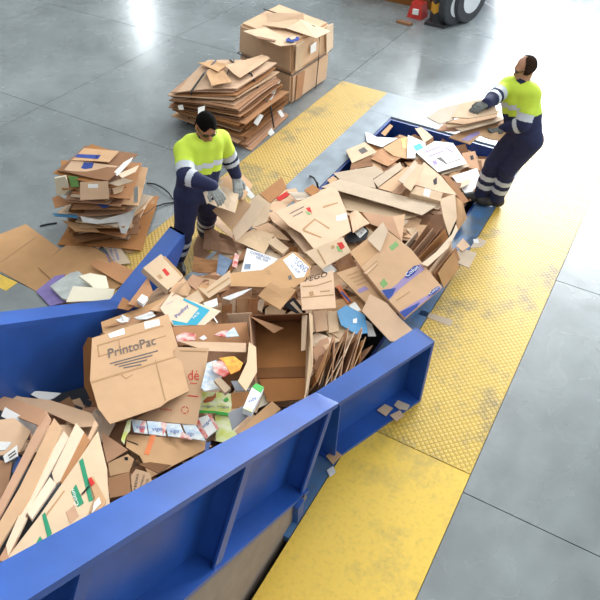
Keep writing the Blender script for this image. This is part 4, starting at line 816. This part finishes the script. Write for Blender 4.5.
strap(ba, [at(192,122,.02) + [-.02,-.06,0], at(194,105,.30) + [0,-.07,0], at(194,92,.60) + [0,-.05,.03], at(204,76,.70) + [0,0,.03], at(216,63,.72) + [0,0,.03]])
strap(ba, [at(230,60,.74), at(243,70,.74), at(250,76,.70) + [.02,0,.03], at(258,90,.45) + [.09,-.08,0], at(268,103,.30) + [.09,-.08,0], at(272,125,.05) + [.06,-.05,0]])
strap(ba, [at(234,60,.75), at(228,72,.73), at(222,84,.70)], .009)
for q, zz in (([(198,63),(212,61),(228,64),(218,72)], .75), ([(225,66),(262,54),(270,58),(240,78)], .76), ([(205,70),(222,68),(232,82),(212,86)], .735)):
    P = [at(u, v, zz) for u, v in q]; V, F, _ = slabmesh(P, .006, .01); mk('top_sheet', V, F, 'tan', ba)

# ------------------------------------------------------------------ cube bale of stuffed boxes
bc = empty('cube_bale', (-4.85, 8.1, 0)); tag(bc, 'square two-tier bale of tan boxes bound with dark wire', 'bale')
def block(nm, lo, hi, m, bulge=.02):
    bm = bmesh.new(); vs = [bm.verts.new(p) for p in list(lo) + list(hi)]
    for f in ((3,2,1,0), (4,5,6,7), (0,1,5,4), (1,2,6,5), (2,3,7,6), (3,0,4,7)): bm.faces.new([vs[i] for i in f])
    bmesh.ops.bevel(bm, geom=bm.edges[:], offset=.035, segments=2, affect='EDGES')
    bmesh.ops.triangulate(bm, faces=[f for f in bm.faces if len(f.verts) > 4])
    me = bpy.data.meshes.new('t'); bm.to_mesh(me); bm.free()
    v = [x.co[:] for x in me.vertices]; f = [tuple(p.vertices) for p in me.polygons]; bpy.data.meshes.remove(me)
    return mk(nm, v, f, m, bc)
bf, br, bl_ = at(291,105,0), at(327,80,0), at(241,83,0); bk = br + bl_ - bf
up = lambda p, z: np.array([p[0], p[1], z])
lo = [up(p, 0) for p in (bl_, bf, br, bk)]; cc_ = sum(lo) / 4
mid = [up(cc_ + (p - cc_) * 1.03, .44) for p in lo]
block('lower_block', lo, mid, 'tan')
mid2 = [up(cc_ + (p - cc_) * 1.05, .445) for p in lo]; hi = [up(cc_ + (p - cc_) * 1.0, z_) for p, z_ in zip(lo, (.86, .86, .84, .86))]
block('upper_block', mid2, hi, 'tan')
for nm, q, m in (('flap', [(283,27,.90),(300,19,.93),(331,31,.87),(316,38,.88)], 'pale'), ('flap', [(243,31,.885),(266,27,.885),(297,44,.875),(280,46,.87)], 'pale'), ('flap', [(266,13,.98),(304,13,.98),(304,22,.90),(268,24,.90)], 'tan'), ('flap', [(262,25,.90),(275,17,.93),(300,20,.93),(285,28,.90)], 'pale'),
                  ('wire_slot', [(257,36,.89),(276,40,.885),(275,41.5,.885),(257,38,.89)], 'dark')):
    P = [at(u, v, z_) for u, v, z_ in q]; V, F, _ = slabmesh(P, .008); mk(nm, V, F, m, bc)
P = [at(u, v, .895) for u, v in ((286,39),(291,36),(299,37),(299,40),(292,42),(286,41))]; V, F, _ = slabmesh(P, .003); mk('blue_stamp', V, F, 'ink_navy', bc)
P = [at(u, v, .881) for u, v in ((289,39),(292,37.5),(296,38),(295,40),(291,41))]; V, F, _ = slabmesh(P, -.02); mk('stamp_centre', V, F, 'pale', bc)
fr = (br - bf); fr /= np.linalg.norm(fr); outn = np.array([fr[1], -fr[0], 0])
def onface(s, z, e=.045): return up(bf + (br - bf) * s, z) + outn * e
V, F, _ = slabmesh([onface(.40, .72), onface(.55, .72), onface(.55, .60), onface(.40, .60)], .004); mk('paper_label', V, F, 'sticker', bc)
V, F, _ = slabmesh([onface(.02, .84), onface(.22, .84), onface(.18, .48), onface(.0, .50)], .01); mk('side_flap', V, F, 'pale', bc)
V, F, _ = slabmesh([onface(.10, .40, .025), onface(.30, .40, .025), onface(.26, .04, .012), onface(.08, .04, .012)], .008); mk('side_flap', V, F, 'brown', bc)
V, F, _ = slabmesh([onface(.80, .86, .05), onface(1.0, .84, .05), onface(1.02, .50, .06), onface(.84, .46, .06)], .01); mk('side_flap', V, F, 'pale', bc)
ex = lambda p, e: up(cc_ + (p - cc_) * e, 0)
ring = [up(ex(p, 1.06), .445) for p in lo]; strap(bc, ring + [ring[0]], .008, 'wire', 'wire')
strap(bc, [onface(.62, .02, .03), onface(.63, .44, .05), onface(.62, .84, .05), onface(.60, .90, -.02), up(bl_ + (bk - bl_) * .6, .89)], .008, 'wire', 'wire')

# ------------------------------------------------------------------ parked truck corner and clutter at the far side
tk = empty('forklift', (-3.6, 12.1, 0)); tag(tk, 'blue forklift with a yellow and black striped guard, parked across the hall', 'forklift')
def wheel(c, r, w, d):
    d = np.array(d, float) / np.linalg.norm(d); a = np.array([-d[1], d[0], 0]); N_ = 28
    def lathe(prof, nm, m):
        V = []; F = []
        for x, rr in prof:
            for k in range(N_): t_ = 2 * math.pi * k / N_; V.append(c + d * x + rr * (math.cos(t_) * a + math.sin(t_) * np.array([0, 0, 1.0])))
        n = len(prof)
        for i in range(n - 1):
            for k in range(N_): F.append((i * N_ + k, i * N_ + (k + 1) % N_, (i + 1) * N_ + (k + 1) % N_, (i + 1) * N_ + k))
        F += [tuple(range(N_)), tuple(range((n - 1) * N_, n * N_))]
        return mk(nm, V, F, m, tk)
    lathe([(-w/2, r * .6), (-w/2, r * .93), (-w * .35, r), (w * .35, r), (w/2, r * .93), (w/2, r * .6)], 'tyre', 'rubber')
    lathe([(-w * .52, r * .2), (-w * .52, r * .58), (w * .52, r * .58), (w * .52, r * .2)], 'wheel_rim', 'rim_white')
wheel(at(461,23,0) + [0, .1, .42], .42, .24, (1, -.35, 0)); wheel(at(452,25,0) + [-.02, .02, .36], .36, .16, (1, -.35, 0))
p0 = at(432,26,0)
for k in range(9):
    zb_ = .04 + k * .16; h_ = .16
    e = np.array([.20, .10, 0]); q = np.array([-.12, .16, 0])
    lo_ = [p0 + [0, 0, zb_], p0 + e + [0, 0, zb_ + .13], p0 + e + q + [0, 0, zb_ + .13], p0 + q + [0, 0, zb_]]
    MB().hexa(lo_ + [p + np.array([0, 0, h_]) for p in lo_]).out('guard_stripe', 'hazard_black' if k % 2 == 0 else 'hazard_yellow', tk)
MB().box(p0[0] - .14, p0[0] + .24, p0[1] - .02, p0[1] + .3, 0, .05).out('guard_foot', 'hazard_black', tk)
p1 = at(440,25,0)
MB().box(p1[0] + .0, p1[0] + .06, p1[1] + .05, p1[1] + .3, .03, 1.5).out('guard_edge', 'rim_white', tk)
MB().box(p1[0] + .08, p1[0] + .26, p1[1] + .1, p1[1] + .5, .12, 1.7).out('mast', 'truck_blue', tk)
MB().box(p1[0] + .06, p1[0] + .12, p1[1] + .04, p1[1] + .1, .05, 1.2).out('hazard_rail', 'hazard_yellow', tk)
MB().box(-4.0, -3.0, 12.5, 14.6, .5, 1.5).out('chassis', 'truck_blue', tk)
MB().box(-3.95, -3.05, 12.9, 14.5, 2.05, 2.12).out('cab_roof', 'hazard_black', tk)
for x_, y_ in ((-3.92, 12.95), (-3.1, 12.95), (-3.92, 14.4), (-3.1, 14.4)): MB().box(x_ - .03, x_ + .03, y_ - .03, y_ + .03, 1.5, 2.05).out('cab_post', 'hazard_black', tk)
rb = MB(); pr = at(417,17,0); rb.hexa([pr + [-.16,-.1,0], pr + [.12,-.12,0], pr + [.16,.12,0], pr + [-.14,.14,0], pr + [-.11,-.07,.26], pr + [.10,-.08,.26], pr + [.12,.08,.26], pr + [-.1,.1,.26]])
r_ = rb.out('fuel_can', 'red_plastic'); tag(r_, 'small red plastic can on the floor by the striped guard', 'can')
MB().box(pr[0] - .05, pr[0] + .06, pr[1] - .14, pr[1] - .11, .08, .17).out('label', 'sticker', r_)
MB().tube([pr + [-.08, 0, .26], pr + [-.08, 0, .32], pr + [.07, 0, .32], pr + [.07, 0, .26]], .015).out('handle', 'red_plastic', r_)
p2 = at(404,24,0); tag(MB().prism([p2 + [-.14,-.03,0], p2 + [.12,-.05,0], p2 + [.14,.05,0], p2 + [-.12,.06,0]], (0, 0, .04)).out('wood_offcut', 'dark'), 'flat dark offcut lying on the floor near the red can', 'offcut')
dk = empty('dark_bale', at(385, 2, 0) + [0, .9, 0]); tag(dk, 'dark brown bale of boards far across the hall', 'bale')
c0 = at(385, 4, 0)
for k in range(8):
    MB().box(c0[0] - .95 + rs.uniform(-.05, .05), c0[0] + .85 + rs.uniform(-.05, .05), c0[1] + .15 + rs.uniform(-.05, .05), c0[1] + 1.2, k * .13, k * .13 + .12).out('sheet_bundle', 'dark', dk)

# ------------------------------------------------------------------ people: one continuous surface from blended tapered limbs
def surface(prims, h, k=.035):
    """prims: ('c', a, b, ra, rb, mat) tapered limb or ('e', centre, radii, axes, mat) ellipsoid -> verts, quads, mat per face"""
    def dist(p, X):
        if p[0] == 'c':
            a, b = np.array(p[1]), np.array(p[2]); ab = b - a; t_ = np.clip(((X - a) @ ab) / (ab @ ab + 1e-9), 0, 1)
            return np.linalg.norm(X - a - t_[..., None] * ab, axis=-1) - (p[3] + (p[4] - p[3]) * t_)
        q = ((X - np.array(p[1])) @ np.array(p[3]).T) / np.array(p[2]); l = np.linalg.norm(q, axis=-1)
        g = np.linalg.norm(q / np.array(p[2]), axis=-1) + 1e-9
        return l * (l - 1) / g
    pts = []
    for p in prims:
        if p[0] == 'c': pts += [np.array(p[1]) - p[3], np.array(p[1]) + p[3], np.array(p[2]) - p[4], np.array(p[2]) + p[4]]
        else: pts += [np.array(p[1]) - max(p[2]), np.array(p[1]) + max(p[2])]
    lo = np.min(pts, 0) - .03; hi = np.max(pts, 0) + .03; n = np.ceil((hi - lo) / h).astype(int) + 1
    D = np.full(n, 9.0, np.float64)
    for p in prims:
        if p[0] == 'c': l = np.minimum(np.array(p[1]) - p[3], np.array(p[2]) - p[4]); u = np.maximum(np.array(p[1]) + p[3], np.array(p[2]) + p[4])
        else: l = np.array(p[1]) - max(p[2]); u = np.array(p[1]) + max(p[2])
        i0 = np.maximum(0, ((l - lo - .06) / h).astype(int)); i1 = np.minimum(n, ((u - lo + .06) / h).astype(int) + 2)
        ax = [lo[d] + h * np.arange(i0[d], i1[d]) for d in range(3)]
        X = np.stack(np.meshgrid(*ax, indexing='ij'), -1); d1 = dist(p, X)
        sl = tuple(slice(i0[d], i1[d]) for d in range(3)); d0 = D[sl]
        w = np.clip(.5 + .5 * (d0 - d1) / k, 0, 1); D[sl] = d0 * (1 - w) + d1 * w - k * w * (1 - w)
    I = D < 0; m = tuple(n - 1); acc = np.zeros((*m, 3)); num = np.zeros(m)
    corner = lambda A, o: A[o[0]:o[0] + m[0], o[1]:o[1] + m[1], o[2]:o[2] + m[2]]
    for d in range(3):
        for a in (0, 1):
            for b in (0, 1):
                o0 = [a, b]; o0.insert(d, 0); o1 = [a, b]; o1.insert(d, 1)
                A, B = corner(D, o0), corner(D, o1); s = (A < 0) != (B < 0); t_ = np.where(s, A / np.where(s, A - B, 1), 0)
                for e in range(3): acc[..., e] += np.where(s, o0[e] + (t_ if e == d else 0), 0)
                num += s
    act = num > 0; idx = -np.ones(m, int); idx[act] = np.arange(act.sum())
    base = np.argwhere(act); V = lo + h * (base + acc[act] / num[act][:, None]); F = []
    for d in range(3):
        e1, e2 = (d + 1) % 3, (d + 2) % 3
        sl0 = [slice(0, None)] * 3; sl1 = [slice(0, None)] * 3; sl0[d] = slice(0, -1); sl1[d] = slice(1, None)
        A, B = I[tuple(sl0)], I[tuple(sl1)]; E_ = np.argwhere(A != B)
        E_ = E_[(E_[:, e1] > 0) & (E_[:, e2] > 0) & (E_[:, e1] < m[e1]) & (E_[:, e2] < m[e2])]
        q = []
        for s1, s2 in ((-1, -1), (0, -1), (0, 0), (-1, 0)):
            c = E_.copy(); c[:, e1] += s1; c[:, e2] += s2; q.append(idx[c[:, 0], c[:, 1], c[:, 2]])
        q = np.stack(q, 1); flip = ~A[tuple(E_.T)]; q[flip] = q[flip][:, ::-1]; F.append(q)
    F = np.concatenate(F); cen = V[F].mean(1)
    dd = np.stack([dist(p, cen) for p in prims], 1); names = [p[-1] for p in prims]
    return V, F, np.array(names, dtype=object)[dd.argmin(1)]
def normals(V, F):
    N_ = np.zeros_like(V); fn = np.cross(V[F[:, 2]] - V[F[:, 0]], V[F[:, 3]] - V[F[:, 1]])
    for k in range(4): np.add.at(N_, F[:, k], fn)
    return N_ / (np.linalg.norm(N_, axis=1)[:, None] + 1e-12)
def shell(name, V, F, N_, sel, off, m, parent):
    f = F[sel]
    if not len(f): return
    u, inv = np.unique(f, return_inverse=True); f2 = inv.reshape(f.shape)
    return mk(name, V[u] + N_[u] * off, f2, m, parent, smooth=True)
def nz(v): v = np.array(v, float); return v / np.linalg.norm(v)
def lerp(a, b, t_): return np.array(a) * (1 - t_) + np.array(b) * t_
def limb(pr, a, b, ra, rb, cuts):                             # cuts: [(t_end, material), ...] along the limb
    t0 = 0
    for t1, m in cuts:
        pr.append(('c', lerp(a, b, t0), lerp(a, b, t1), ra + (rb - ra) * t0, ra + (rb - ra) * t1, m)); t0 = t1
def hand(name, wrist, palm_dir, palm_nrm, thumb_side, curl, size, m, parent, spread=.13):
    """gloved hand: palm, four unequal bent fingers, thumb from the side of the palm"""
    d = nz(palm_dir); n_ = nz(np.array(palm_nrm) - np.dot(palm_nrm, d) * d); s = nz(np.cross(n_, d)) * thumb_side
    w = np.array(wrist); pr = []
    kn = w + d * .095
    pr.append(('c', w - d * .02, w + d * .015, .040, .036, 'g'))
    for o in (-.027, -.009, .009, .027): pr.append(('c', w + d * .02 + s * o * .7, kn + s * o * 1.1, .019, .016, 'g'))
    for o, L, c in ((.030, .074, curl), (.010, .082, curl * 1.05), (-.010, .076, curl * 1.1), (-.030, .060, curl * 1.2)):
        p = kn + s * o * 1.1; dirv = nz(d + s * o * spread * 30 * .35)
        for j, f in enumerate((.42, .33, .25)):
            ang = c * (j + .6); dv = dirv * math.cos(ang) - n_ * math.sin(ang); q = p + dv * L * f
            pr.append(('c', p, q, .0125 - .001 * j, .0118 - .001 * j, 'g')); p = q
    p = w + d * .03 + s * .030; q = p + nz(d * .6 + s * .75 - n_ * .2) * .045; r = q + nz(d * .9 + s * .3 - n_ * .35) * .036
    pr.append(('c', p, q, .017, .0145, 'g')); pr.append(('c', q, r, .0140, .0115, 'g'))
    V, F, _ = surface(pr, .0042, .008); return mk(name, w + (V - w) * size, F, m, parent, smooth=True)
def head_prims(c, f, u, skin):
    """c centre of the skull, f facing, u up"""
    f = nz(f); u = nz(np.array(u) - np.dot(u, f) * f); l = np.cross(u, f); A = np.array([l, f, u]); P = lambda x, y, z_: c + l * x + f * y + u * z_
    pr = [('e', P(0, -.008, .025), (.077, .097, .092), A, skin), ('e', P(0, .018, -.045), (.060, .075, .072), A, skin), ('e', P(0, .040, -.092), (.034, .036, .026), A, skin),
          ('c', P(0, .088, .008), P(0, .112, -.034), .010, .016, skin), ('c', P(-.045, .082, .020), P(.045, .082, .020), .013, .013, skin), ('c', P(-.020, .086, -.066), P(.020, .086, -.066), .011, .011, skin),
          ('e', P(.080, -.005, -.012), (.013, .022, .033), A, skin), ('e', P(-.080, -.005, -.012), (.013, .022, .033), A, skin)]
    return pr, P, A
def person(label, J, F_, hf, skin, hair, hair_test, glove, glasses_m, hands):
    pr = []
    hp, HP, HA = head_prims(J['head'], hf[0], hf[1], skin); pr += hp
    sR, sL, pel, ch = J['sR'], J['sL'], J['pel'], J['ch']; mid_s = (sR + sL) / 2
    pr.append(('c', mid_s + (J['head'] - mid_s) * .12, J['head'] - nz(hf[1]) * .06 - nz(hf[0]) * .02, .062, .054, skin))
    pr.append(('c', mid_s + (J['head'] - mid_s) * .02, mid_s + (J['head'] - mid_s) * .32, .082, .066, 'collar'))
    side_v = nz(sL - sR)
    pr.append(('c', lerp(sR, sL, .17), lerp(sR, sL, .83), .085, .085, 'hivis'))
    for sgn in (-1, 1):
        up_ = mid_s + side_v * sgn * .085; dn = pel + side_v * sgn * .075; 
        limb(pr, up_ - F_ * .01, dn, .108, .118, [(.46, 'hivis'), (1.0, 'navy')])
        limb(pr, up_ + F_ * .03, dn + F_ * .02, .092, .104, [(.26, 'hivis'), (.36, 'band'), (.50, 'hivis'), (1.0, 'navy')])
    limb(pr, mid_s + F_ * .045, pel + F_ * .035, .088, .10, [(.26, 'hivis'), (.36, 'band'), (.50, 'hivis'), (1.0, 'navy')])
    hR, hL = pel - side_v * .09 - [0, 0, .02], pel + side_v * .09 - [0, 0, .02]
    for hpt, kn, an in ((hR, J['kR'], J['aR']), (hL, J['kL'], J['aL'])):
        limb(pr, hpt, kn, .120, .086, [(1, 'navy')])
        limb(pr, kn, an, .086, .078, [(.30, 'navy'), (.45, 'band'), (.60, 'navy'), (.75, 'band'), (1.0, 'navy')])
    for an, td in ((J['aR'], J['tR']), (J['aL'], J['tL'])):
        td = nz(td); b_ = np.array([an[0], an[1], J['ground'] + .045])
        pr.append(('c', an - [0, 0, .0], b_ - td * .03, .062, .048, 'boot')); pr.append(('c', b_ - td * .05, b_ + td * .10, .046, .046, 'boot')); pr.append(('c', b_ + td * .10, b_ + td * .17, .050, .040, 'boot'))
    for s_, e_, w_ in ((sR, J['eR'], J['wR']), (sL, J['eL'], J['wL'])):
        limb(pr, s_, e_, .080, .066, [(.60, 'hivis'), (.86, 'band'), (1.0, 'navy')])
        limb(pr, e_, w_, .066, .050, [(.10, 'navy'), (.32, 'band'), (1.0, 'navy')])
    V, F, M = surface(pr, .0075, .028)
    V, F = V, F; uniq = sorted(set(M)); 
    o = mk('person', V, F, None, smooth=True, mats=uniq, fm=[uniq.index(x) for x in M]); tag(o, label, 'person')
    N_ = normals(V, F)
    shell('shirt', V, F, N_, (M == 'hivis'), .004, 'hivis', o); shell('trousers', V, F, N_, (M == 'navy'), .004, 'navy', o)
    cen = V[F].mean(1)
    lab = -np.ones(len(F), int)                              # each reflective band a mesh of its own
    bands = np.where(M == 'band')[0]; adj = {}
    for i in bands:
        for v in F[i]: adj.setdefault(int(v), []).append(i)
    k = 0
    for i in bands:
        if lab[i] >= 0: continue
        st = [i]; lab[i] = k
        while st:
            j = st.pop()
            for v in F[j]:
                for q in adj[int(v)]:
                    if lab[q] < 0: lab[q] = k; st.append(q)
        k += 1
    for j in range(k):
        if (lab == j).sum() > 12: shell('reflective_band', V, F, N_, lab == j, .007, 'band', o)
    for an in (J['aR'], J['aL']):
        other = J['aL'] if an is J['aR'] else J['aR']
        shell('boot', V, F, N_, (M == 'boot') & (np.linalg.norm(cen[:, :2] - an[:2], axis=1) < np.linalg.norm(cen[:, :2] - other[:2], axis=1)), .005, 'boot', o)
    loc = (cen - J['head']) @ HA.T
    sel = (np.linalg.norm(loc, axis=1) < .16) & hair_test(loc) & (M == skin)
    shell('hair', V, F, N_, sel, .010, hair, o)
    g = MB()                                                  # glasses: two lenses, bridge, temples
    for sx in (-1, 1):
        c_ = HP(sx * .034, .100, .004); ax, az = HA[0], HA[2]
        ring_ = [c_ + ax * .027 * math.cos(t_) + az * .017 * math.sin(t_) - HA[1] * (.010 * abs(math.cos(t_)) if math.cos(t_) * sx > 0 else 0) for t_ in np.linspace(0, 2 * math.pi, 13)[:-1]]
        g.prism(ring_, HA[1] * .006); g.tube([HP(sx * .062, .092, .010), HP(sx * .082, .05, .010), HP(sx * .086, -.01, .012)], .0035, 5)
    g.tube([HP(-.01, .106, .008), HP(.01, .106, .008)], .003, 5); g.out('glasses', glasses_m, o)
    for sx in (-1, 1):
        e_ = MB(); c_ = HP(sx * .032, .080, .004)
        V_, F_e, _ = surface([('e', c_, (.013, .013, .011), HA, 'x')], .005, .002); mk('eye', V_, F_e, 'white_card', o, smooth=True)
    for hnd in hands: hand('glove', *hnd, glove, o)
    return o
A_ = at
# left worker, stooping over the boards
sR, sL = A_(183,150,1.31), A_(221,139,1.31)
Fw = nz([ (sL - sR)[1], -(sL - sR)[0], 0])
J = dict(sR=sR, sL=sL, pel=A_(196,191,.88), ch=A_(198,152,1.22), head=A_(206,126,1.50), aR=A_(177,256,.14), aL=A_(205,228,.14), ground=0.016, tR=Fw + [0, -.35, 0], tL=Fw)
J['kR'] = lerp(J['pel'] - nz(sL - sR) * .09, J['aR'], .50) + Fw * .05; J['kL'] = lerp(J['pel'] + nz(sL - sR) * .09, J['aL'], .5) + Fw * .06
J['eR'] = toward(sR, 186, 176, .28); J['wR'] = toward(J['eR'], 212, 186, .25); J['eL'] = A_(229,158,1.07); J['wL'] = A_(236,175,.90)
hf = (nz(Fw + np.array([.05, -.25, -.62])), nz(Fw * .5 + np.array([0, 0, .8])))
person('dark-haired worker in lime and navy coveralls stooping to press down boards with pale gloves', J, Fw, hf, 'skin_warm', 'hair_black', lambda q: (q[:, 2] > .035 - .0 * q[:, 1]) & (q[:, 1] < .085 - .25 * (q[:, 2] - .03)) | ((q[:, 2] > -.05) & (q[:, 1] < -.02)), 'glove_pale', 'lens',
  [(J['wL'] + [0, 0, -.015], A_(239,193,.78) - J['wL'], np.array([.45, .1, .85]), 1, .30, 1.2), (J['wR'], nz([.7, -.2, -.5]), np.array([.3, -.4, .8]), -1, .45, 1.05)])
# right worker, upright with an armful of boards
sR, sL = A_(508,85,1.37), A_(533,95,1.37)
Fw = nz([-.80, -.60, 0])
J = dict(sR=sR, sL=sL, pel=A_(524,136,.92), ch=A_(524,98,1.3), head=A_(526,68,1.585), aR=A_(482,192,.14), aL=A_(497,196,.14), ground=0.022, tR=np.array([-.85, -.4, 0]), tL=np.array([-.85, -.45, 0]))
J['kR'] = lerp(J['pel'] - nz(sL - sR) * .09, J['aR'], .5) + Fw * .06; J['kL'] = lerp(J['pel'] + nz(sL - sR) * .09, J['aL'], .5) + Fw * .06
J['eR'] = toward(sR, 495, 97, .28); J['wR'] = toward(J['eR'], 487, 103, .22); J['eL'] = A_(523,124,1.10); J['wL'] = A_(503,129,.985)
hf = (nz(np.array([-.85, -.42, -.34])), np.array([0, 0, 1.0]))
HZ = J['wR'][2]
person('balding worker with glasses in lime and navy coveralls carrying an armful of boards', J, Fw, hf, 'skin_light', 'hair_brown', lambda q: (q[:, 2] > -.03) & (q[:, 1] < .02 - .3 * (q[:, 2] - .03)) & ((np.abs(q[:, 0]) > .03) | (q[:, 1] < -.02)) , 'glove_dark', 'lens',
  [(J['wR'], A_(474,110, J['wR'][2] - .03) - J['wR'], np.array([0, 0, 1.0]), -1, .18, 1.12), (J['wL'], A_(492,132,.97) - J['wL'], np.array([0, 0, -1.0]), -1, .30, 1.05)])
# boards he carries
zt = HZ - .055
CG = None
for l, q, zz, m in (('lowest tan board of the carried armful, with a purple print', [(449,137),(462,131),(503,119),(512,126),(499,140),(490,139),(480,135),(470,144)], .985, 'tan'), ('brown board in the middle of the carried armful', [(437,130),(447,121),(500,116),(500,122),(455,131)], 1.01, 'brown'),
    ('thin pale board in the carried armful', [(455,128),(501,116),(503,120),(462,131)], 1.03, 'pale'), ('short pale board at the end of the carried armful', [(446,122),(463,120),(464,125),(447,127)], 1.05, 'pale'), ('tan board second from the top of the carried armful', [(445,122),(480,113),(499,110),(497,117),(464,124)], 1.065, 'tan'),
    ('whitish board on top of the carried armful, beyond the glove', [(427,117),(441,108),(463,103),(454,119),(440,124)], zt - .012, 'grey_card'), ('top tan board under the dark glove of the carried armful', [(452,117),(461,103),(482,99),(495,104),(497,113),(470,118)], zt, 'pale')):
    mk_ = [([(461,140),(470,134),(480,131),(479,134),(468,141)], 'purple', 'print_band')] if 'purple' in l else ()
    S(CB, l, q, m, z=[zz] * len(q), marks=mk_, warp=0, occ=False, th=.01)
